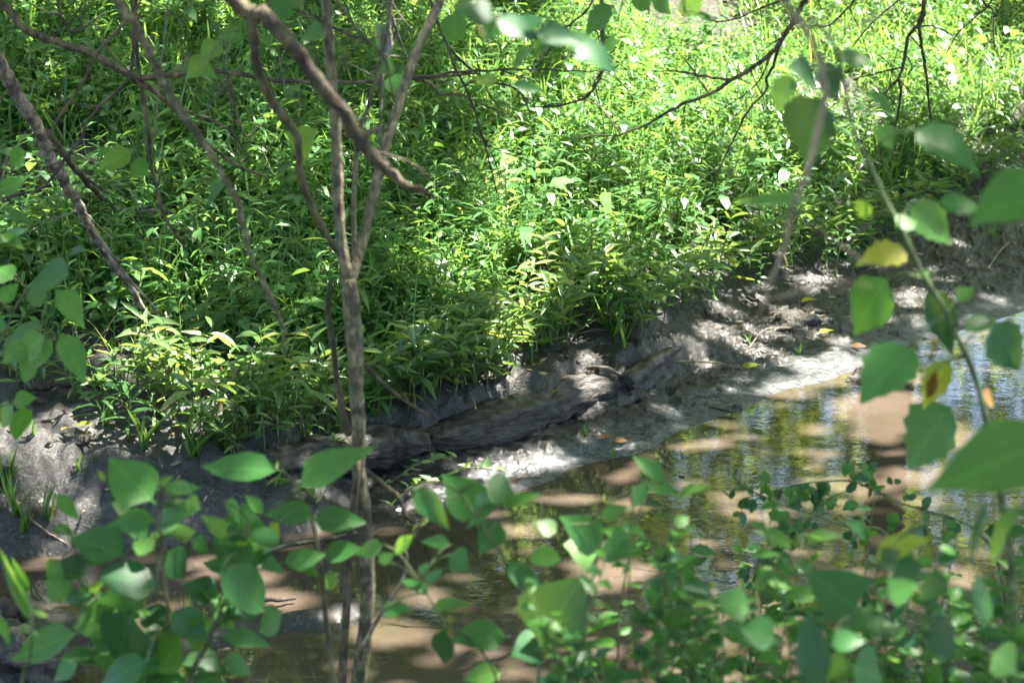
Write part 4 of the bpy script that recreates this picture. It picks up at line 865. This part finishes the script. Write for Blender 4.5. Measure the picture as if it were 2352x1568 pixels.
# middle plants
Y = 3.5; rt = thing("pointed_leaf_weed", "loose weed with pointed oval leaves in front of the creek, centre", "weed", gb(1200, Y))
path = stems_of(rt, [[(1230,1640),(1242,1480),(1200,1350),(1130,1240),(1090,1180),(1060,1130)], [(1300,1640),(1340,1420),(1372,1275),(1360,1190)], [(1150,1640),(1110,1500),(1020,1420),(960,1330)], [(1240,1640),(1240,1470)]], Y, 9, 'greenstem')
leaves_of(rt, [(952,1122,1030,1216,44,'ovate',A),(1108,1176,1026,1098,70,'ovate',A),(1118,1108,1185,1138,56,'ovate',A),(1150,1150,1066,1206,27,'lance',A),(1155,1160,1245,1135,26,'lance',B),(1147,1196,1100,1270,50,'ovate',A),(1033,1273,1080,1310,46,'ovate',A),(1035,1250,965,1242,24,'ovate',A),
  (949,1229,899,1273,24,'lance',A),(1214,1276,1285,1276,37,'round',A),(1164,1293,1255,1364,42,'ovate',A),(993,1397,1087,1390,27,'ovate',A),(879,1404,939,1390,24,'ovate',A),(1241,1478,1332,1330,125,'ovate',Dk,3.35),(1161,1461,1033,1468,57,'ovate',A),(1023,1444,1009,1542,37,'ovate',Dk),
  (1251,1481,1335,1432,22,'lance',Yw),(1251,1490,1174,1500,64,'ovate',Dk),(1278,1222,1231,1192,34,'ovate',A),(1379,1263,1290,1185,60,'ovate',A),(1380,1262,1466,1256,50,'ovate',A),(1370,1275,1300,1245,60,'ovate',A),(1527,1108,1450,1048,37,'lance',A),(1380,1190,1440,1160,30,'ovate',A),
  (880,1250,820,1275,26,'ovate',A),(1150,1545,1060,1560,40,'ovate',A),(870,1290,905,1268,22,'ovate',A)], Y, path)
fill(rt, path, 14, (35, 70), Y, ['ovate', 'lance'], [A, A, Dk])
# bramble canes arching over the water
Y = 4.9; rt = thing("bramble", "arching bramble canes with small round leaflets over the water, lower right", "bramble", gb(2200, Y))
canes = [[(2330,1640),(2300,1320),(2234,1212),(2134,1175),(2070,1155),(2006,1125),(1958,1105),(1898,1105),(1831,1113),(1750,1132),(1697,1152)], [(2080,1640),(2060,1330),(2032,1222),(1952,1209),(1878,1185),(1817,1165),(1750,1138),(1690,1108)],
         [(1720,1640),(1737,1306),(1777,1263),(1817,1222),(1858,1182),(1898,1148),(1932,1132)], [(1640,1640),(1600,1400),(1560,1290),(1500,1230)], [(1900,1640),(1850,1420),(1800,1340),(1700,1290)]]
path = stems_of(rt, canes, Y, 9, 'greenstem')
pc = [catmull(pxs(c_, Y), 46) for c_ in canes]
for c_ in pc:
    for k in range(6, 46, 2):
        a = R(0, 6.28); d = unit(np.array([math.cos(a), R(-.5, .5), math.sin(a) * .8])); tipb = c_[k] + d * R(.03, .07)
        if k % 4 == 0: add_tube("twig", rt, [c_[k], (c_[k] + tipb) / 2 + [0, 0, .005], tipb], [.0015, .0013, .001], M['greenstem'], 4, 4)
        for m_ in range(random.randint(2, 3)):
            q0 = c_[k] + (tipb - c_[k]) * R(.2, 1); a2 = a + R(-1.3, 1.3); L = R(.024, .046); d2 = unit(np.array([math.cos(a2), R(-.6, .6), math.sin(a2)]))
            place_leaf(rt, q0, q0 + d2 * L, L * R(.6, .82), 'round', random.choice([A, A, Dk]), UPV * .6 + np.array([R(-.6, .6), R(-1, .2), 0]), name="leaflet")
# dense blurred growth at lower right
PL = [(1440,3.3,"leafy weed in the blurred growth right of the big oval leaf"),(1560,3.6,"leafy weed in the blurred growth, lower right of centre"),(1680,3.2,"blurred leafy weed left of the tall dark blade"),(1790,3.7,"blurred leafy weed behind the tall dark blade"),
      (1930,3.3,"blurred leafy weed below the heart shaped leaf"),(2050,3.8,"blurred leafy weed below the bramble canes"),(2180,3.5,"blurred leafy weed near the lower right corner"),(2300,3.2,"blurred leafy weed in the lower right corner"),(2270,4.2,"leafy weed on the near bank at the right picture edge"),(1620,4.3,"leafy weed standing over the water, lower right"),(1390,3.9,"light leafy weed over the bright water right of centre"),(2130,4.4,"leafy weed in front of the mirrored tree trunk"),(1500,3.2,"low leafy weed at the bottom edge, right of centre"),(1840,3.3,"low leafy weed at the bottom edge under the dark blade"),(2100,3.2,"low leafy weed at the bottom edge, right of the dark blade"),(1730,4.6,"weed reaching over the water beside the bramble"),(1960,4.5,"weed under the arch of the bramble canes"),(2330,3.8,"weed at the right picture edge below the nettle"),(1310,3.1,"low leafy weed at the bottom edge below the big oval leaf"),(1600,3.3,"low leafy weed at the bottom edge left of the dark blade")]
for (px_, Yp, lab) in PL:
    rt = thing("understory_weed", lab, "weed", gb(px_, Yp), "blurred weeds along the near bank"); st = []
    for k in range(3):
        x1 = px_ + R(-110, 110); y1 = R(1110, 1290) if k == 0 else R(1280, 1480); st.append([(px_ + R(-30, 30), 1640), (px_ * .6 + x1 * .4, (1640 + y1) / 2), (x1, y1)])
    path = stems_of(rt, st, Yp, 8, 'greenstem')
    for c_ in st:
        cp = catmull(pxs(c_, Yp), 24)
        for k in np.linspace(4, 23, 13).astype(int):
            a = R(0, 6.28); L = random.choice([R(30, 50), R(40, 65), R(55, 90)]) * mpp(Yp); d = unit(np.array([math.cos(a), math.sin(a) * .6, R(-.3, .7)]))
            place_leaf(rt, cp[k], cp[k] + d * L, L * R(.32, .58), random.choice(['ovate', 'serrate', 'lance', 'lance']), random.choice([A, A, B, B, B, Dk]), UPV * .8 + np.array([R(-.5, .5), R(-.8, .1), 0]))
Y = 2.75; rt = thing("heart_leaved_plant", "large leaved plant with a glossy heart leaf and a tall dark blade, lower right", "plant", gb(1900, Y))
path = stems_of(rt, [[(1880,1640),(1920,1500),(1960,1400)], [(1990,1640),(2020,1450),(2050,1300),(2060,1240)], [(1866,1640),(1866,1560)]], Y, 10, 'greenstem')
leaves_of(rt, [(1966,1400,1862,1305,125,'heart',A),(1866,1580,1868,1404,74,'lance',Dk,2.7),(1930,1440,2088,1452,42,'ovate',A),(2010,1290,2142,1240,52,'ovate',Yw),(2020,1300,2120,1290,60,'ovate',Dk),(1910,1480,1985,1460,40,'ovate',A),(1930,1500,1890,1568,60,'ovate',A),(1960,1530,2030,1560,90,'ovate',A),
   (2262,1168,2220,1290,22,'blade','leafD'),(2344,1172,2265,1292,24,'blade','leafD'),(2040,1370,2110,1340,60,'heart',A),(2180,1330,2100,1370,60,'heart',A),(2230,1360,2300,1400,66,'heart',A),(1780,1470,1700,1440,60,'ovate',A),(1720,1400,1640,1370,50,'ovate',A),(2190,1440,2130,1490,66,'ovate',Dk),(2280,1500,2340,1540,70,'ovate',A)], Y, path, .15)
# tall nettle-like weed at right
Y = 3.3; rt = thing("nettle_like_weed", "tall arching weed with toothed drooping leaves on the right", "weed", gb(2330, Y))
path = stems_of(rt, [[(2335,1640),(2320,1260),(2306,1180),(2297,1125),(2290,1060),(2271,987),(2261,947),(2244,880),(2221,819),(2194,766),(2167,705),(2127,645),(2100,591),(2076,534),(2039,470),(2006,396),(1975,336),(1952,269),(1938,188),(1915,101),(1848,27)]], Y, 19, 'greenstem')
S = 'serrate'
leaves_of(rt, [(1888,228,1828,378,92,S,Dk),(1822,178,1772,252,40,S,A),(1872,178,1814,146,36,S,Dk),(1882,150,1932,238,40,S,Dk),(1928,132,2012,130,30,S,A),(2105,300,2252,386,54,S,A),(2018,288,2052,342,34,S,B),(1988,212,2068,262,18,'lance',A),(1880,464,1680,480,22,'lance',A),
   (2090,470,2196,562,55,S,A),(2160,466,2270,472,36,S,A),(2085,586,1974,584,36,S,Yw),(2037,640,1944,770,84,'ovate',B),(2136,660,2192,822,48,S,Dk),(2097,800,1968,908,78,S,A),(2178,826,2118,940,44,S,Yw),(2150,850,2125,930,22,'lance','leafDead'),(2182,934,2074,1072,96,S,A),(2280,744,2362,852,70,S,Dk),
   (1990,460,1975,500,30,'ovate','leafL'),(2060,520,2110,500,30,'ovate',B),(2130,640,2110,610,22,'ovate',B),(2300,1070,2265,1110,30,'ovate',A),(2255,900,2285,930,20,'ovate','leafDead'),(2200,690,2240,660,30,'ovate',A),(2220,760,2290,720,30,'ovate',A)], Y, path, .1)
rt = thing("near_leafy_shoot", "out of focus shoot with big bright leaves at the right picture edge", "shrub", gb(2480, 2.3))
path = stems_of(rt, [[(2500,1700),(2460,1200),(2440,1000),(2430,700),(2410,430)]], 2.3, 18, 'greenstem')
leaves_of(rt, [(2420,430,2222,508,96,'ovate',B),(2440,1010,2136,1100,118,'ovate',B),(2430,1100,2330,1060,70,'ovate',B)], 2.3, path, .05)
branch("blurred tan vine hanging down at right of the picture", [(1800,-20),(1831,34),(1864,94),(1885,161),(1895,218),(1881,286),(1861,370),(1841,430),(1817,487),(1804,557),(1770,645),(1740,732)], 2.5, [20,20,20,19,19,18,16,13,8], 'tanstem', name="hanging_vine", k=8, cat="vine")
# leafy sprays hanging in from the top and left
def spray(label, stemp, Y, w, leaves, mat='brownstem', name="leafy_spray"):
    p3 = pxs(stemp, Y); d0 = unit(p3[0] - p3[1]); p3 = [p3[0] + d0 * .4 + np.array([0, 0, .8])] + p3; rt = thing(name, label, "branch", p3[0])
    add_tube("limb", rt, p3, np.linspace(w, w * .4, len(p3)) * .5 * mpp(Y), M[mat], len(p3) * 4, 6, .05, int(stemp[0][0])); leaves_of(rt, leaves, Y, catmull(p3, 60), .06)
spray("blurred spray of dark green leaves at top centre", [(1060,-30),(1150,40),(1250,80),(1340,110),(1400,135)], 3.1, 9, [(1130,45,1062,5,44,'ovate',Dk),(1140,48,1245,85,36,'ovate',Dk),(1230,75,1345,108,40,'ovate',Dk),(1320,100,1428,155,36,'ovate',Dk),(1190,62,1250,40,30,'ovate',Dk),(1260,85,1220,130,24,'lance',A),(1300,95,1370,92,34,'ovate',A),(1150,50,1100,90,30,'ovate',A)])
spray("single twig with a bright round leaf at top right of the sapling", [(1060,-40),(1050,0),(1046,30)], 4.6, 5, [(1046,30,1038,98,56,'round',B),(1048,20,1095,28,34,'ovate',A)])
spray("twig with toothed leaves beside the hooked branch", [(1440,-40),(1408,12),(1390,60),(1388,100)], 4.8, 5, [(1406,14,1336,76,34,'serrate',A),(1388,110,1420,88,20,'serrate',B),(1440,-20,1500,5,40,'ovate',B)])
spray("drooping twig with pale leaves between sapling and spray", [(1260,60),(1230,105),(1205,130)], 4.2, 4, [(1225,105,1160,160,26,'lance',A),(1180,195,1245,205,20,'ovate',A),(1140,190,1090,180,20,'ovate','leafL')])
spray("twig with a bright heart leaf hanging left of the sapling", [(640,120),(670,200),(688,280)], 4.9, 4, [(692,288,702,366,62,'heart','leafL'),(670,225,650,200,20,'ovate',A)])
spray("twig with pale torn leaves crossing the long level branch", [(540,40),(515,80),(490,110)], 4.9, 4, [(505,95,455,135,36,'ovate','leafL'),(480,140,424,170,40,'ovate','leafL'),(560,78,500,88,26,'ovate',B),(470,160,500,185,18,'ovate',B)])
spray("twig with two bright leaves above the left plants", [(360,250),(330,320),(305,350)], 5.0, 4, [(302,348,226,390,34,'ovate','leafL'),(300,378,345,395,34,'ovate',B),(250,340,225,360,20,'ovate',B)])
spray("leaves at the very top left of the sapling", [(700,-60),(680,-10),(660,15)], 5.0, 5, [(670,5,620,28,44,'ovate',A),(750,70,690,90,30,'ovate',A),(660,-10,700,20,30,'ovate',B)])
spray("dark leaf hanging behind the fork of the sapling", [(880,40),(875,75)], 5.3, 4, [(885,72,860,108,50,'round',Dk),(900,140,868,165,34,'ovate',A),(905,170,925,225,46,'ovate',B)])
spray("toothed dark leaf at the top edge right of centre", [(1560,-60),(1575,-20)], 5.0, 4, [(1575,-15,1612,42,40,'serrate',A),(1600,30,1640,52,14,'lance',B)])
spray("twig of small leaves at the top right of centre", [(1500,-50),(1490,-15)], 5.0, 4, [(1490,-10,1460,20,30,'ovate',B),(1495,-10,1540,35,36,'ovate',A)])
Y = 4.4; rt = thing("left_edge_shrub", "shrub with oval leaves reaching in from the left picture edge", "shrub", gb(-60, Y))
path = stems_of(rt, [[(-70,1640),(-60,1200),(-30,900),(20,740),(70,660),(130,640)], [(-60,1640),(-70,1100),(-40,850),(40,790),(130,770)], [(-80,1640),(-70,1100),(-40,960),(30,925)], [(-90,1640),(-90,800),(-60,560),(0,460)]], Y, 9, 'greenstem')
leaves_of(rt, [(72,655,160,640,58,'round',A),(66,660,100,700,50,'round',A),(128,668,192,756,46,'ovate',B),(138,770,203,872,44,'ovate',B),(100,746,-6,830,28,'lance',A),(102,770,40,830,36,'ovate',A),(60,790,0,830,40,'ovate',A),(120,780,60,850,36,'ovate',B),(52,930,40,1016,30,'ovate',B),(30,925,80,910,28,'ovate',A),(30,930,-10,980,30,'ovate',A),
   (0,440,60,405,30,'ovate',B),(10,480,80,520,22,'lance',A),(-10,560,70,530,26,'lance',A),(0,690,40,650,30,'ovate',B),(30,640,-10,610,40,'ovate',B),(80,820,50,880,34,'ovate',B),(20,350,60,370,40,'round',B),(0,540,60,570,30,'lance',B),(0,720,-30,760,40,'ovate',A)], Y, path)
